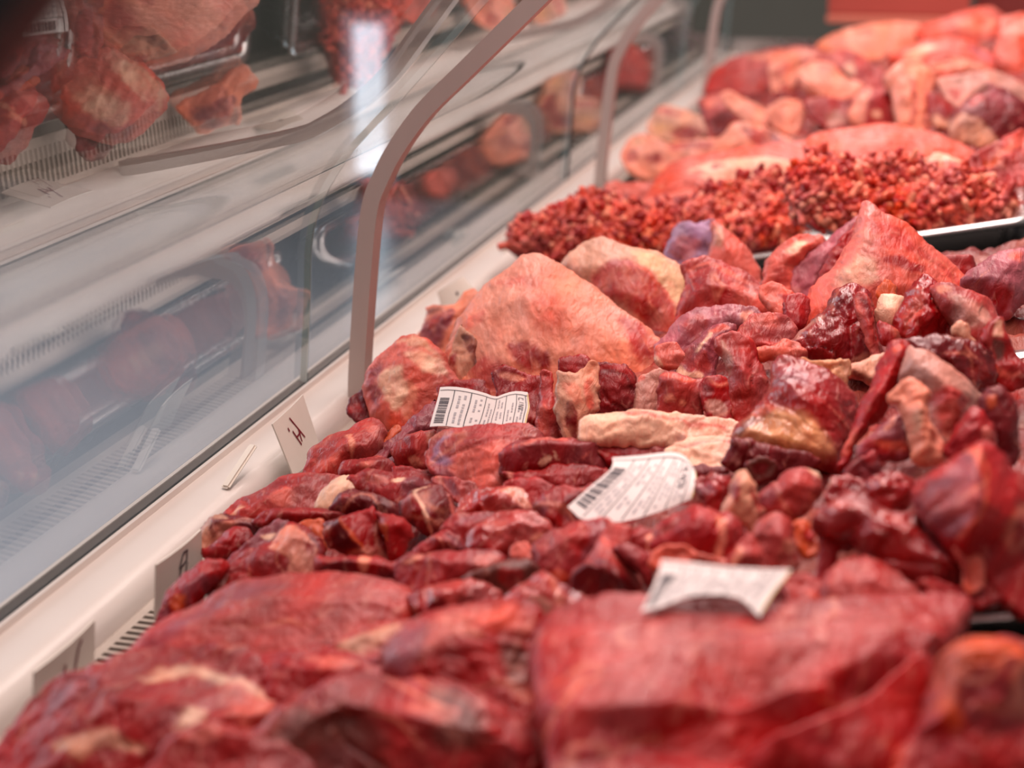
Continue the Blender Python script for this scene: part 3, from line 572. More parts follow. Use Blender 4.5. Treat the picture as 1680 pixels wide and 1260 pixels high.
m('veal_muscle','pink muscle with a pale fat band beside the red-lettered price card',None,'P',(-0.3278,0.8809,0.9204),28,[(-25.9,-26.7),(-22.8,-10.8),(-20.9,2.6),(-12.1,10.9),(-2.5,15.7),(7.7,25.3),(14.8,29.2),(21.1,21.7),(23.3,14.5),(20.7,3.8),(13.2,-5.4),(1.3,-13.5),(-3.4,-22.8),(-13.5,-28)],[[(-16.7,-18.1,6),(-4.5,-11.7,10),(9.9,-2.5,11),(18.2,8.2,7)]],[([(-1.9,9.1),(2.2,9.7),(6.7,-6.9),(4.1,-11.4),(1.6,-0.1)],'F2',0.7),([(-18,-15.9),(-11.8,-10.3),(-1.8,-10.3),(-6.1,-20.4),(-16.6,-22.6)],'P2',2.5),([(8.1,17.2),(14.7,21.3),(20.2,13.7),(19.8,5.6),(12,7.9)],'P2',1.7)],dict(R=7,T=14,grain=30,s=1.28))
m('fat_trimming','small orange fat scrap behind the fat-banded pink muscle',None,'O',(-0.3058,0.8958,0.9258),35,[(-6.8,-5.7),(-0.7,8.4),(3.2,10.8),(6.9,8.4),(1.9,-0.7),(-4.8,-10.6)],[],[],dict(R=3,T=8,s=1.29))
m('veal_flank','long violet brown flank strip running down from the first paper tag',None,'V',(-0.3001,0.9022,0.9270),26,[(-23.8,-29.9),(-15.2,-11.8),(-4.2,2.1),(4.3,14.7),(13,24.9),(18.3,31.3),(20.8,12.1),(17.4,4.6),(4.9,-0.4),(-4.5,-10.4),(-11.1,-21.6),(-16.8,-29.9)],[[(-14.1,-23.4,4),(-1.4,-10.2,5),(11.5,5.4,5)]],[([(-22.3,-28.9),(-14.7,-16),(-11.1,-20.7),(-15.7,-27.7)],'P2',1.2)],dict(R=4,T=10,s=1.29))
m('stewing_beef','pink beef cube left of the violet-rimmed muscle',None,'P',(-0.2853,0.8789,0.9269),58,[(-14.5,4.3),(-2.7,11.3),(6.1,12.4),(11.9,12.2),(10.2,6.1),(8.5,-1.2),(7.3,-10.3),(2.9,-12.3),(-4.1,-9.3),(-11.2,-9.3),(-14.4,-2.2)],[[(-0.4,7.4,7),(0.6,-0.4,8),(1.8,-8,4)]],[([(-13.4,3.4),(-0.6,9.3),(0.4,-7.6),(-10.3,-8.5),(-13.3,-2.6)],'R',0.5),([(6,11),(11.4,11),(8.6,1.7),(6.1,4.2)],'F2',0.7),([(-4.6,-5.1),(1.2,-4.3),(6.2,-8.5),(1.3,-11)],'F2',0.8)],dict(R=2,T=12,lump=0.5,s=1.26))
m('beef_shank','beef muscle with a blue-violet silverskin rim, under the first paper tag',None,'P',(-0.2287,0.8218,0.9423),35,[(-32.3,6.9),(-29.2,17.6),(-18.9,25.1),(2,27.6),(24.7,28.1),(31.6,21.8),(31.5,10.2),(19.4,1.7),(15.2,-12.4),(6.5,-22.5),(1.8,-27),(-7.9,-14.7),(-17.5,-10),(-26.8,-5.4)],[[(-26.3,5,4),(-18.6,-1.9,7),(-0.9,-3.3,9),(15,5.1,6)],[(-17.4,13,4),(2,14.2,5),(21.5,16.2,4)]],[([(-30.2,3.6),(-27.9,13.2),(-18.3,20.5),(-16.9,18),(-23.3,12.8),(-25.1,6),(-15.7,3.6),(-15.6,0.5),(-25.3,0.5)],'SV',1.3),([(-15.7,6.8),(15,10.8),(13.4,-12.8),(2.3,-24.4),(-10.5,-12.8),(-23.5,-5.8),(-18.8,0.5)],'P2',2.9),([(-30.2,2.1),(-18.8,-0.3),(-15.4,-10.9),(-25.1,-7)],'V',1.9)],dict(R=5,T=18,grain=10,s=1.17))
m('beef_steak','dark red steak with oval cream fat eyes, left of the creased paper tag',None,'R2',(-0.1875,0.8162,0.9525),66,[(-31,1.9),(-28.1,5.1),(-19.1,9),(-6.8,11.3),(6.4,11),(12.9,9.8),(21.9,11),(26.8,7),(31.3,1.2),(29.6,-7.5),(24.3,-9.4),(11.2,-7.5),(-3.5,-8.4),(-19.1,-10.4),(-26.4,-11.3),(-30.4,-8.4)],[[(-25.9,2.3,4),(-16.9,6.1,7),(-4.9,7.9,8),(10,6.8,8),(20.7,8.2,5)],[(-22.9,-5.3,4),(-4.9,-3.8,5),(17.6,-3.8,5)]],[([(-10.1,-2.5),(-7.1,0.5),(-3.7,0.5),(-3.2,-1.7),(-6.3,-4),(-9.3,-4.2)],'F',0.2),([(-2,2.8),(-0.6,0.9),(0.8,-1.7),(-0.9,-0.8),(-2.1,0.9)],'F',0.2),([(12.6,-0.2),(14.7,2),(17.8,2.8),(15.1,0.9),(13.6,-2.1)],'P2',0.2),([(22.3,7.7),(25.3,6.2),(28.6,0.9),(27.1,-5.1),(24.5,-4.4),(24.1,2.4)],'S',0.5),([(-27.4,4.7),(-17.6,8.4),(-6.3,10.7),(5.7,10.4),(5.7,9.2),(-6.3,8.8),(-17.6,6.5)],'P2',0.4)],dict(R=1.8,T=22,lump=0.4,fac=0,s=1.14))
m('beef_steak','dark wine-red steak lying under the steak with cream fat eyes',None,'R',(-0.1846,0.8035,0.9461),50,[(-29.7,3.3),(-18.7,5.3),(-3.3,7),(11.3,7.8),(28.3,5.3),(24.9,-2.7),(11.1,-5.7),(6.3,-7.7),(-9.1,-5.7),(-21.2,-2.7)],[],[([(-27.3,2.7),(-19.5,3.8),(-12.1,-1.7),(-19.5,-2.5)],'S',1)],dict(R=4,T=15,s=1.13))
m('beef_muscle','granular red beef face between the pale fat roll and the creased tag',None,'R',(-0.1490,0.8233,0.9572),35,[(-20.7,4.6),(-17.2,9.4),(-6.5,10.2),(9.8,9),(26.2,8),(25.8,1.6),(14,-5.4),(-2.4,-7.8),(-11.4,-10.1),(-16.8,-3.1)],[],[([(-16.7,7.5),(-6.1,8.9),(23.2,6.5),(16.1,0),(-6.3,2.8)],'P2',2.3)],dict(R=3,T=12,s=1.14))
m('lamb_breast','long pale cream fat roll with red veins across the centre',None,'F',(-0.1353,0.8321,0.9649),42,[(-43.2,-4.6),(-43.3,6.4),(-39.5,12),(-28.7,13.5),(-11.7,14.7),(5.1,13.2),(25.3,11.3),(40.3,9),(43.6,2.7),(41,-5.9),(30.6,-11.4),(17.1,-14.4),(5.7,-8.9),(-12.6,-8),(-29.2,-6.7)],[[(-37,5.4,3),(-8.7,5.8,6),(22.6,2.2,6)],[(-27.8,-3.2,4),(-2.6,-2.6,3)]],[([(-20.9,11.8),(-11.3,12.9),(-2,8.5),(13.9,8.1),(35.9,6.3),(35.8,3.7),(13.7,4.8),(-2.1,5.6),(-14.6,8.5)],'O2',1.6),([(-40.9,-5.3),(-41.1,2.6),(-36.3,2.6),(-32.4,-4.6)],'T',1.6),([(3.7,-5.3),(19.6,-2.8),(37,-1.7),(38.3,-6.4),(19,-13.5)],'M',1.9)],dict(R=3,T=14,lump=1.3,fac=2,s=1.14))
m('lamb_breast','pale flap of fat beside the creased paper tag, below the fat roll',None,'F',(-0.1075,0.8011,0.9665),30,[(-21.8,1.5),(-12.6,10.4),(-0.5,12.9),(17.6,12.4),(17.6,3.5),(10.8,-3.1),(8.8,-12.7),(-0.2,-12.7),(-7.7,-9.1),(-12,-4.3)],[],[([(-15.8,2.4),(-8.1,9.1),(0.8,10.6),(6.5,9.1),(-2.3,8.2),(-11.4,3.4)],'M',0.7),([(3.6,10.1),(16,9.6),(16.3,5.3),(9.3,8.2)],'O2',0.7)],dict(R=3,T=10,s=1.1))
m('beef_trimming','dark red sliver under the pale flap of fat',None,'D',(-0.1033,0.7872,0.9633),40,[(-10.6,2.2),(-3.4,4.7),(8.8,3),(10,-2.6),(2.1,-4.7),(-7,-2.6)],[],[],dict(R=3,T=8,s=1.09))
m('lean_eye',None,('bone_in_steak', 'bone-in beef steak standing upright with a rough round dark eye'),'D',(-0.1783,0.9142,0.9603),68,[(-13.9,8.7),(-9.9,15.6),(-1.8,16.6),(9,15.7),(13.9,8.7),(15.7,0.9),(15.4,-8.7),(10.7,-14.5),(-3.7,-16.6),(-9.1,-15.5),(-12.6,-8.7),(-13.7,0.9)],[[(-5.3,7.1,4),(1.2,2.8,6),(6.1,-3.7,5)]],[([(-13,8.1),(-9.3,14.8),(-1.8,15.8),(8.1,14.9),(12.6,8.1),(14.2,1.5),(12.1,1.5),(8.1,9.8),(-1,13.5),(-7.6,12.3),(-10.9,6.5)],'S',0.5),([(-9.3,11.4),(4.8,11.4),(11.3,0.7),(11.3,-8.4),(-5.2,-10.9),(-9.3,-1)],'R2',1.7)],dict(R=3,T=25,lump=1.2,s=1.25))
m('lean_lobe',None,'bone_in_steak','R',(-0.2100,0.9538,0.9590),60,[(-10,-1.7),(-8.7,6),(-4.8,8.2),(10.3,9.1),(11.4,4.3),(6.9,-4.6),(0.7,-9.1),(-5.8,-8.3)],[],[],dict(R=4,T=25,lump=0.8,s=1.31))
m('bone',None,'bone_in_steak','T',(-0.1941,0.8913,0.9562),66,[(-13.1,12.3),(-11.3,22.5),(-3.8,19.1),(7.8,25.9),(13.1,25.9),(12.1,13.1),(12,-3.9),(4.5,-7),(1.8,-20.5),(-3.1,-25.7),(-7.9,-14.3),(-11.8,-0.8)],[[(-8.6,12.2,3),(-3.8,2.2,5),(-0.5,-9,3)]],[([(-5.7,2.6),(-2.8,3.5),(0.4,-3.9),(0.7,-15.3),(-2.9,-18.5),(-6.1,-8.8)],'D',0.6),([(3.7,14.1),(8.6,16.6),(10.9,-1.4),(5.2,-2.2)],'O2',1.1),([(-8.5,14.1),(0.4,13.3),(3.6,2.6),(-3.7,2.6)],'F2',1.3)],dict(R=4,T=25,s=1.23))
m('rib_strip','narrow grainy rib strip standing beside the round-eyed bone-in steak',None,'P',(-0.2143,0.9069,0.9491),60,[(-9.2,-23.4),(-6.5,-10.5),(-6.2,2),(-4.6,16.1),(-2.3,23.7),(1.5,21.9),(3.2,11.7),(5.9,1.1),(7.9,-12.7),(10.1,-21.3),(0.2,-23.4)],[[(-1.5,17.3,5),(0.1,1.8,6),(2.6,-13,4)]],[([(-6.4,-0.6),(-1.5,1.9),(0.9,-15.8),(-7.3,-17.5)],'P2',0.7)],dict(R=4,T=14,lump=1.3,s=1.26))
m('connective_tissue','pale grey cartilage piece right of the round-eyed steak',None,'M',(-0.1555,0.9068,0.9629),60,[(-9.3,-15.3),(-8.1,4.2),(-4,10.7),(8.1,15.5),(7.8,1.6),(5.7,-15.3)],[],[([(-7.1,8.8),(-3,10.5),(-1.4,8),(-6.3,5.5)],'O2',0.7)],dict(R=3,T=14,s=1.24))
m('veal_block','pink block with pale flecks in the middle of the pile',None,'P',(-0.1348,0.8909,0.9670),62,[(-13.6,3),(-12.3,12.7),(-5.7,14.4),(7.2,10.4),(13.7,8.9),(14.3,-1.9),(12.8,-14.3),(-1.9,-14.3),(-14.4,-12.2)],[[(-10.8,8.8,6),(-2.3,7.6,8),(9,5.6,6)]],[([(-9.9,0.5),(-5.9,1.3),(-4.3,-1.9),(-7.6,-3.5)],'F2',1.1),([(-2.8,-1.9),(1.2,-2.7),(0.4,-5.9),(-2.8,-5.1)],'F2',1),([(-11.7,11.5),(-5.7,13.1),(6.2,9.3),(11.8,7),(-9.7,8.6)],'O2',0.8)],dict(R=2.5,T=20,lump=1,s=1.21))
m('beef_trimming','small dark red piece with a pale cartilage disc in the middle of the pile',None,'S',(-0.1146,0.8813,0.9701),60,[(-8.7,8),(-6.4,13.4),(5.6,13.7),(7.5,8),(7.6,-2.9),(9.5,-12.1),(-0.3,-13.6),(-6.6,-9),(-8,1.2)],[],[([(-6.9,-5.4),(-4.8,-0.5),(1.5,0.3),(6.1,-3),(6.7,-8.6),(-1.1,-9.4)],'M',0.5),([(-7,5.9),(-4.6,9.1),(0.1,7.5),(-0.8,1.1),(-6.4,0.3)],'D',1.1)],dict(R=3,T=15,s=1.2))
m('fat_trimming','smooth round coral disc of fat in the middle of the pile',None,'P2',(-0.1550,0.9692,0.9670),60,[(-8.6,5.6),(-3.3,9.4),(7,8.8),(10.4,1.9),(9,-6),(-4.6,-9.4),(-9.7,-2.6)],[],[([(-9.4,0.5),(-6.9,0.5),(-3.6,-7.5),(-8.7,-5.7)],'F',0.7)],dict(R=5,T=12,s=1.31))
m('veal_flank','glossy membrane-wrapped piece with white fat flecks in the centre',None,'V',(-0.1327,0.9774,0.9665),48,[(-21.8,-14.6),(-17.4,2.5),(-8.6,10),(1.4,21.1),(12,24.1),(18.4,20.1),(14.1,9.5),(9.2,7.5),(6,-1.2),(4.2,-18.2),(-3.5,-23.6),(-12.9,-23.6)],[[(-12,-8.2,5),(-3.2,2.3,7),(6.2,12,5)]],[([(-19.8,-7.4),(-15.1,-6.5),(-11.1,-14.1),(-4.1,-11.2),(-3.6,-17.9),(-12.1,-17.9),(-18,-14.1)],'F',0.6),([(-8.8,-0.7),(1.5,14.7),(4.2,16.7),(5,15.7),(-7.1,-1.7)],'F',0.6),([(-15.6,0.2),(-8.5,6),(-9.8,-4.6),(-13.3,-6.5),(-15.9,-6.5)],'P',1.2),([(1.5,15.7),(12.2,20.6),(15.5,16.7),(4.8,11.8)],'P2',1),([(-11.5,-4.6),(-1,0.2),(1.9,-11.2),(-9.4,-14.1)],'P',1.6)],dict(R=5,T=18,s=1.32))
m('beef_rib_block','upright grainy beef column beside the large glossy roast',None,'P',(-0.1038,0.9066,0.9742),58,[(-14,24.5),(-10.4,27.6),(-0.6,29.6),(6.2,23.6),(8.6,17.5),(12.6,8.9),(15.6,-5),(14.3,-14.5),(7.9,-23.9),(5.1,-29.1),(-4.3,-26.5),(-9.2,-16.6),(-7.3,-0.8),(-9.6,10.6),(-13.7,18.4)],[[(-6.5,22.5,5),(-2.6,9.1,8),(1.8,-5.4,7),(1.1,-15.3,4)]],[([(-13.4,22.6),(-10.2,21.7),(-5,9.2),(-6.1,0.9),(-9.8,7.5)],'M',0.8),([(3.5,21.7),(18,21.7),(11,7.5),(6.5,15)],'R',1.1)],dict(R=4,T=20,lump=1.4,s=1.23))
m('muscle',None,('beef_roast', 'large glossy beef roast with a yellow fat apron in the right centre'),'R',(-0.0641,0.8161,0.9862),44,[(-27,-2.6),(-17.1,10.2),(-13.6,20.5),(-11.4,29.2),(-8.2,34.4),(1.9,31.8),(13.4,26.1),(20.8,20.9),(28.4,13.6),(31.2,6.8),(28.5,-1.6),(23.1,-13.9),(19.2,-26.1),(15.9,-33.1),(4.6,-30.1),(-10.5,-26.1),(-27.9,-21.1),(-36.4,-16),(-33.5,-6.8)],[[(-11.8,16.6,7),(-6.1,7.2,12),(-0.3,-5.1,14),(2.6,-16,12)],[(-26.7,-13.7,6),(-14.7,-18.4,9),(-1,-23.1,9),(9.9,-25.8,5)],[(9.1,11.1,8),(17.3,0.8,9),(18.1,-9.4,7)]],[([(-34.1,-15),(-27.8,-6.1),(-23.2,-0.5),(-15.4,-2.1),(-8.6,-6.9),(2.5,-10.2),(6.9,-16.6),(13.4,-23.7),(10.8,-28.4),(-0.3,-26.1),(-14.1,-22.9),(-26.6,-18.9)],'Y',2.9),([(-31.6,-9.4),(-24.8,-3.7),(-20.6,-5.3),(-26,-11),(-31.3,-15)],'B',0.9),([(-10.6,23.3),(-1.4,21.7),(4.4,12.6),(1,6),(-11.5,12.6)],'V',1.8),([(-25.4,-2.1),(-18,1.1),(-14,-2.1),(-22.8,-6.1)],'O2',0.7)],dict(R=8,T=30,lump=1.1,grain=-35,wet=1,fac=0,s=1.11))
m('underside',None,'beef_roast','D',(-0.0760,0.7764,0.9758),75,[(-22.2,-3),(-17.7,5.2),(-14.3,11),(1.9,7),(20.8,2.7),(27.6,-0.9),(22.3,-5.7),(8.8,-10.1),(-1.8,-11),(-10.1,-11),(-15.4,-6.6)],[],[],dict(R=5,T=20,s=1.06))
m('bone',None,'beef_roast','D',(-0.0760,0.7608,0.9758),78,[(-8.8,1.1),(-5.9,5.4),(0,7.2),(6,5.4),(7.9,1.8),(6.1,-4.1),(0.2,-7.2),(-5.7,-5.4)],[],[([(-8.2,1.2),(-5.5,5.3),(-0.1,7.1),(5.4,5.3),(7.2,1.9),(5.5,-2.9),(0.1,-5.3),(-5.4,-3.9)],'B',0.4),([(-4.4,0.9),(-2.1,3.6),(2,3.6),(4.1,1.2),(2.1,-1.9),(-2.7,-2.2)],'D',0.3)],dict(R=2,T=14,fac=0,s=1.04))
m('fat_crest',None,'beef_roast','Y',(-0.0545,0.8625,0.9941),55,[(-16.2,4.5),(-13.9,9.4),(-6.2,7.4),(4.6,9),(12.7,8.2),(12.7,0.7),(8.8,-9.4),(3,-4.4),(-4.1,0.7)],[],[],dict(R=5,T=12,lump=1.8,s=1.16))
m('fat_nubs',None,'beef_roast','O2',(-0.0858,0.9230,0.9868),55,[(-17.8,2.2),(-10.7,4.4),(-3.6,5.3),(1.9,9.5),(11.4,7.1),(16.4,0.4),(14.1,-8.3),(3.6,-9.4),(-3.2,-4),(-12.1,-6.7)],[],[([(5,-0.2),(13.9,-0.2),(16,-6.2),(8,-6.2)],'S',1),([(-15.9,2.3),(-11,3.2),(-12.8,-1.1)],'Y',0.8),([(-3.2,-2.8),(1,-1.1),(0.6,-7.9),(-3.4,-7.9)],'M',0.7)],dict(R=5,T=12,lump=2,s=1.24))
m('muscle',None,('beef_chuck', 'rough beef chuck with a long bone strip, in front of the tall pale cone'),'R2',(-0.0515,0.9487,0.9937),55,[(-33,-5.9),(-23.6,4.6),(-13.3,12.8),(-6,22.8),(-2.6,27.5),(4.8,30.6),(10.1,29.6),(15.7,25.5),(19,17.3),(20,4.6),(22.9,-10.3),(21.1,-21.3),(15.2,-30),(10.1,-26.7),(1.3,-25.6),(-9.1,-22.4),(-21.2,-16.9),(-31.1,-12.5)],[[(-21.9,-2.9,6),(-11.3,5.6,9),(-2,15.6,10),(7,20.2,7)],[(-14.7,-9.9,9),(-2.9,-3.6,13),(6.3,-2.4,12)]],[([(-31.4,-6.3),(-22.8,2.4),(-13.4,10.2),(-10.2,8.4),(-21.3,0.6),(-26.4,-4.6)],'M',1.2),([(-6.3,19.8),(3.1,26),(5.2,19.8),(2.1,8.4),(-6.1,9.3)],'D',2),([(0.3,-20.1),(10.4,-14.9),(18.7,-11.5),(17.5,-18.3),(9.8,-23.5)],'T',1.3)],dict(R=4,T=28,lump=2.3,wet=1,s=1.27))
m('bone',None,'beef_chuck','P',(-0.0381,0.9237,1.0044),58,[(-7.3,18.4),(-3.9,21.9),(0.8,19.7),(3.8,11.5),(3.5,-1.7),(7.5,-14.8),(5.4,-21.6),(1.2,-19.5),(-3.4,-0.6),(-6.4,12.3)],[[(-3.3,16.8,1),(-0.9,5.6,2),(1.5,-8.4,2)]],[([(-4.2,17.2),(-0.6,17.2),(1.7,8.8),(0.9,0.5),(-2,5.5)],'D',0.8),([(-7.2,17.2),(-5.3,18.9),(-2.3,0.5),(1.7,-12.7),(0.1,-14.4),(-4,-1.1)],'P2',0.5)],dict(R=4,T=14,s=1.23))
m('connective_tissue','pale tendon bridging the dark hollow beneath the beef chuck',None,'T',(-0.0354,0.8811,0.9939),45,[(-11.4,1),(0.6,5.5),(10.8,10.9),(10.7,1.9),(4,-10.8),(-0.7,-8.6),(-3.7,-5.3),(-11.1,-4.2)],[],[([(-10.4,-2),(-0.9,-5.5),(1.8,-8.9),(-5.6,-7.2)],'B',0.9)],dict(R=6,T=10,s=1.18))
m('fat_cap',None,('beef_neck_joint', 'large ragged neck joint with white fat and dark lower cut, right side of pile'),'F',(-0.0284,0.9527,1.0063),60,[(-7.6,0.4),(-6.2,7.7),(-4.5,10.4),(0.1,12.6),(8.4,10.8),(9.4,4.2),(5.9,-12.5),(0.6,-12.5),(-5.4,-8.2)],[[(-4.4,4.5,4),(-1,-0.2,6),(0.7,-6.4,4)]],[],dict(R=6,T=16,s=1.26))
m('lean_face',None,'beef_neck_joint','S',(-0.0074,0.9282,1.0135),58,[(-19,-17.3),(-17.7,-2.6),(-13.3,6.8),(-7.7,15.8),(-4.9,20.3),(0.6,21.7),(5.7,18.6),(9.4,11.5),(13.3,5.5),(18,-1.6),(20.4,-10),(16.1,-17.3),(6.6,-18.3),(-1.9,-18.3),(-10.7,-21.5),(-16.6,-21.5)],[[(-15.8,-9.7,6),(-11.3,-0.8,9),(-4.9,10.2,8)],[(-8.3,-12.5,10),(-0.6,-5.8,12),(6.4,-4.9,9)]],[([(-16.8,-8.9),(-12.1,3.5),(-5.2,13.4),(-2.6,5.1),(-8,-7.2),(-14.7,-13.8)],'P2',2.4)],dict(R=4,T=25,lump=2.5,grain=60,wet=1,s=1.23))
m('membrane',None,'beef_neck_joint','P',(0.0142,0.9135,1.0148),48,[(-18.9,20.9),(-13.6,23.5),(-5.3,21.3),(5.7,17.7),(12.9,11.8),(17,2.2),(17.5,-8.8),(12.6,-20.8),(4.8,-23),(-4.9,-13.2),(-9.3,0),(-14.5,10.9)],[[(-12.4,10.1,6),(-2.8,1.1,10),(5.8,-8.1,8)]],[([(-11.2,12.3),(2.4,8.8),(10.3,-2.4),(5.5,-11),(-3.2,-6.7)],'M',1.9),([(-14.3,18.9),(-6.8,16.7),(-8.8,12.3),(-14.1,14.1)],'F2',0.8)],dict(R=8,T=25,s=1.21))
m('fat_shard',None,'beef_neck_joint','T',(0.0129,0.8629,1.0206),62,[(-8,1.4),(-2.5,8.4),(2.1,4.9),(7.7,-7.4),(4.2,-8.3),(-3.8,-2.1)],[],[([(-4.8,5.7),(-2.5,7.9),(1,4.2),(-2.1,1.2)],'F',0.5)],dict(R=2,T=10,s=1.15))
m('lean_edge',None,'beef_neck_joint','S',(-0.0250,0.9127,1.0050),55,[(-6.8,8.1),(-0.2,5),(5.5,1.2),(5.9,-5.9),(0.7,-8),(-5.5,-4.9)],[],[],dict(R=4,T=14,s=1.22))
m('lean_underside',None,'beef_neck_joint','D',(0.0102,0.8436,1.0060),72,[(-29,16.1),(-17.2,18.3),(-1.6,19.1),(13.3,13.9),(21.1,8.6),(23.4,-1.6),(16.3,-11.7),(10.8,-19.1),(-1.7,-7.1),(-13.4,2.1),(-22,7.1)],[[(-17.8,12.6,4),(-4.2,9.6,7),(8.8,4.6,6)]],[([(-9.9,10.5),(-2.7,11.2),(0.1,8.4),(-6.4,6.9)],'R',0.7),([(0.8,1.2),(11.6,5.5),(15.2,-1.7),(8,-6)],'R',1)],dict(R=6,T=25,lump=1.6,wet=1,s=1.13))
m('rib',None,'beef_neck_joint','R',(0.0335,0.8513,1.0147),60,[(-12.9,12),(-5.4,19.4),(-1,19.8),(1.1,12.8),(3.8,2.8),(7.2,-3.6),(11.7,-6.4),(10.7,-15.8),(0.7,-19.6),(-5.9,-13.9),(-9.9,-2.6)],[[(-8.1,10.6,4),(-10,0.4,6),(-4.7,-9.6,5),(3.4,-10.8,4)]],[([(-7.2,6.9),(-2.4,7.6),(-1.6,-1.3),(-6.1,-4.2)],'B',0.6),([(-6.1,17.3),(-2.5,17.7),(-1.9,9.8),(-6.7,8.4)],'T',0.9),([(-8.3,-5.7),(-2,-7.9),(6.5,-10.1),(-0.8,-11.6),(-7.9,-10.1)],'P2',0.8)],dict(R=5,T=16,lump=1.4,s=1.14))
m('fat_nub',None,'beef_neck_joint','O',(-0.0316,1.0043,1.0077),50,[(-7.8,-0.7),(1.7,6.8),(6.4,2.3),(4.4,-5.5),(-5,-6.7)],[],[],dict(R=4,T=10,s=1.33))
m('beef_skirt','long bright red skirt strip running diagonally down the right pile',None,'S',(-0.0262,0.7969,1.0008),50,[(-23.7,-32.7),(-16.3,-18.2),(-8.2,-1.2),(-2.9,8.4),(2,20.2),(9,32.5),(16.7,33.7),(20.7,31.3),(18,22.6),(13.4,13.1),(8,3.6),(1,-7.9),(-5.5,-14),(-11.2,-20.1),(-15.9,-32.7)],[[(-16,-20.8,5),(-6,-7.3,8),(1.9,7.2,9),(11.6,23.6,6)]],[([(6.4,28.2),(14.3,30.5),(16.2,28.2),(9,25.9)],'P2',0.7),([(-21.4,-25.6),(-12.3,-13.9),(-9.6,-14.6),(-16.6,-25.6)],'P2',1)],dict(R=4,T=14,grain=60,s=1.07))
m('membrane',None,('veal_shoulder', 'pale membrane-domed shoulder piece with hanging lumps of fat, right side'),'M',(0.0022,0.7867,1.0084),48,[(-17.6,11.3),(-14.7,22.3),(-11.7,29.6),(-7.2,26.7),(2.7,21.1),(11.1,13.3),(18.6,4.1),(21.4,-0.2),(15.4,-4.5),(11.2,-15.7),(2.5,-28.7),(-5.4,-21.3),(-7.3,-4.5),(-13.7,5.9)],[[(-12,15,6),(-5.4,6.1,12),(2.8,-4.1,12),(4.3,-11.1,8)]],[([(-6.8,-1.3),(5.5,0.2),(10.9,-5),(7.3,-13.8),(0.3,-22.5),(-5.6,-16)],'P',2.1),([(3.8,-2.8),(14.6,-2),(9.7,-10.1),(0.5,-21.1)],'R',1.7)],dict(R=8,T=25,fac=0,s=1.06))
m('fat_lumps',None,'veal_shoulder','F2',(-0.0071,0.7430,1.0106),55,[(-12.9,11.7),(-8.3,17.1),(-3.1,20.8),(3.1,18.7),(7.6,14.8),(5.8,8.5),(8.1,0.8),(11.7,-6.9),(11.7,-19.6),(-2.2,-20.5),(-4.5,-7.8),(-5.9,1.6),(-7.9,7.8)],[[(-8.3,11.4,4),(-2.6,11.1,7),(-0.8,3,5),(0.6,-5.6,7),(2.7,-12.7,4)]],[([(-3.2,2.8),(0,2.8),(0.2,-3.9),(-2.6,-7.2)],'T',0.7)],dict(R=6,T=16,lump=3.4,s=1.0))
m('beef_trimming','pair of mauve trimmings with pale edges left of the hanging fat lumps',None,'V',(-0.0184,0.7526,1.0003),50,[(-14.1,-4.2),(-4.1,4.7),(4.5,12.4),(9.2,9.1),(10.8,-0.6),(9.7,-12.2),(-16.2,-12.2)],[[(-9,-3.6,4),(-1.4,0.8,7),(5.6,-0.8,4)]],[([(-4.8,1.6),(3.2,10.4),(4.4,9.4),(-2.9,0.2)],'F2',0.4),([(-11.6,-1.9),(-3.2,-2.6),(8.5,-3.3),(7.9,-10.3),(-14.3,-10.3)],'R',1.1),([(-9.8,-4),(0.7,-3.3),(7.1,-4.7),(5.5,-8.2),(-8.2,-7.5)],'O2',1.1)],dict(R=4,T=14,s=1.02))
m('beef_trimming','ragged bright red trimming above the dark wedge of beef',None,'S',(0.0168,0.7366,1.0094),55,[(-12.9,-5.9),(-6.4,2.9),(1.7,12.7),(6.2,11.5),(10.5,2.9),(11.3,-12.6),(-10.4,-12.6)],[[(-8.2,-3.3,5),(-0.5,4.6,7),(3.1,0.3,6)]],[([(3.1,1.5),(6.7,0.2),(7.2,-9),(3.7,-6.4)],'P2',0.7)],dict(R=4,T=14,lump=1.5,s=1.0))
m('beef_hindquarter','dark red-brown piece at the right end behind the wedge',None,'D',(0.0291,0.7525,1.0098),65,[(-10,10.3),(-5.9,16.7),(1.6,18.8),(6.9,10.3),(9.6,0.3),(8.1,-18.6),(-3,-18.6),(-6.6,-1.3)],[],[([(-5.7,13),(-2.5,13),(-2,7.8),(-5.3,5.8)],'O',0.9)],dict(R=8,T=25,s=1.02))
m('beef_topside','large dark red wedge of beef with a violet cut side, right edge',None,'S',(0.0189,0.6293,1.0068),52,[(-23.7,14.2),(-16.4,21.9),(-5.8,28.2),(4.9,35),(7.7,36.1),(11.8,33.4),(15,25.2),(25.6,15.9),(21.4,-34.7),(13.7,-34),(5.5,-25.8),(-3.3,-15.3),(-10.3,-10.5),(-16.3,0.2),(-21.1,9.6)],[[(1.4,28.4,10),(-3.9,15,18),(-4.8,4.5,22),(-6.9,-4.1,18),(-10.6,-8.3,8)],[(5.2,20.8,10),(10.5,7.6,12),(14.9,-1.2,10)]],[([(-23.6,11.7),(-7.3,25.1),(2.5,31.5),(-0.4,19),(-0.1,9.5),(-3.5,-0.5),(-10,-8),(-16.8,-0.2)],'V',0.5),([(-17.8,9.5),(-8.1,15.8),(-3,6.3),(-6.6,-0.5),(-13.7,1.3)],'P',2.5),([(-0.6,29.9),(3.7,31.2),(0.7,19),(1,9.5),(-2.5,-1.2),(-9.7,-8.3),(-10.2,-6.8),(-3.5,0.7),(-0.5,10.1),(-0.8,19.6)],'O2',0.4)],dict(R=3,T=35,lump=0.4,fac=0,s=0.87))
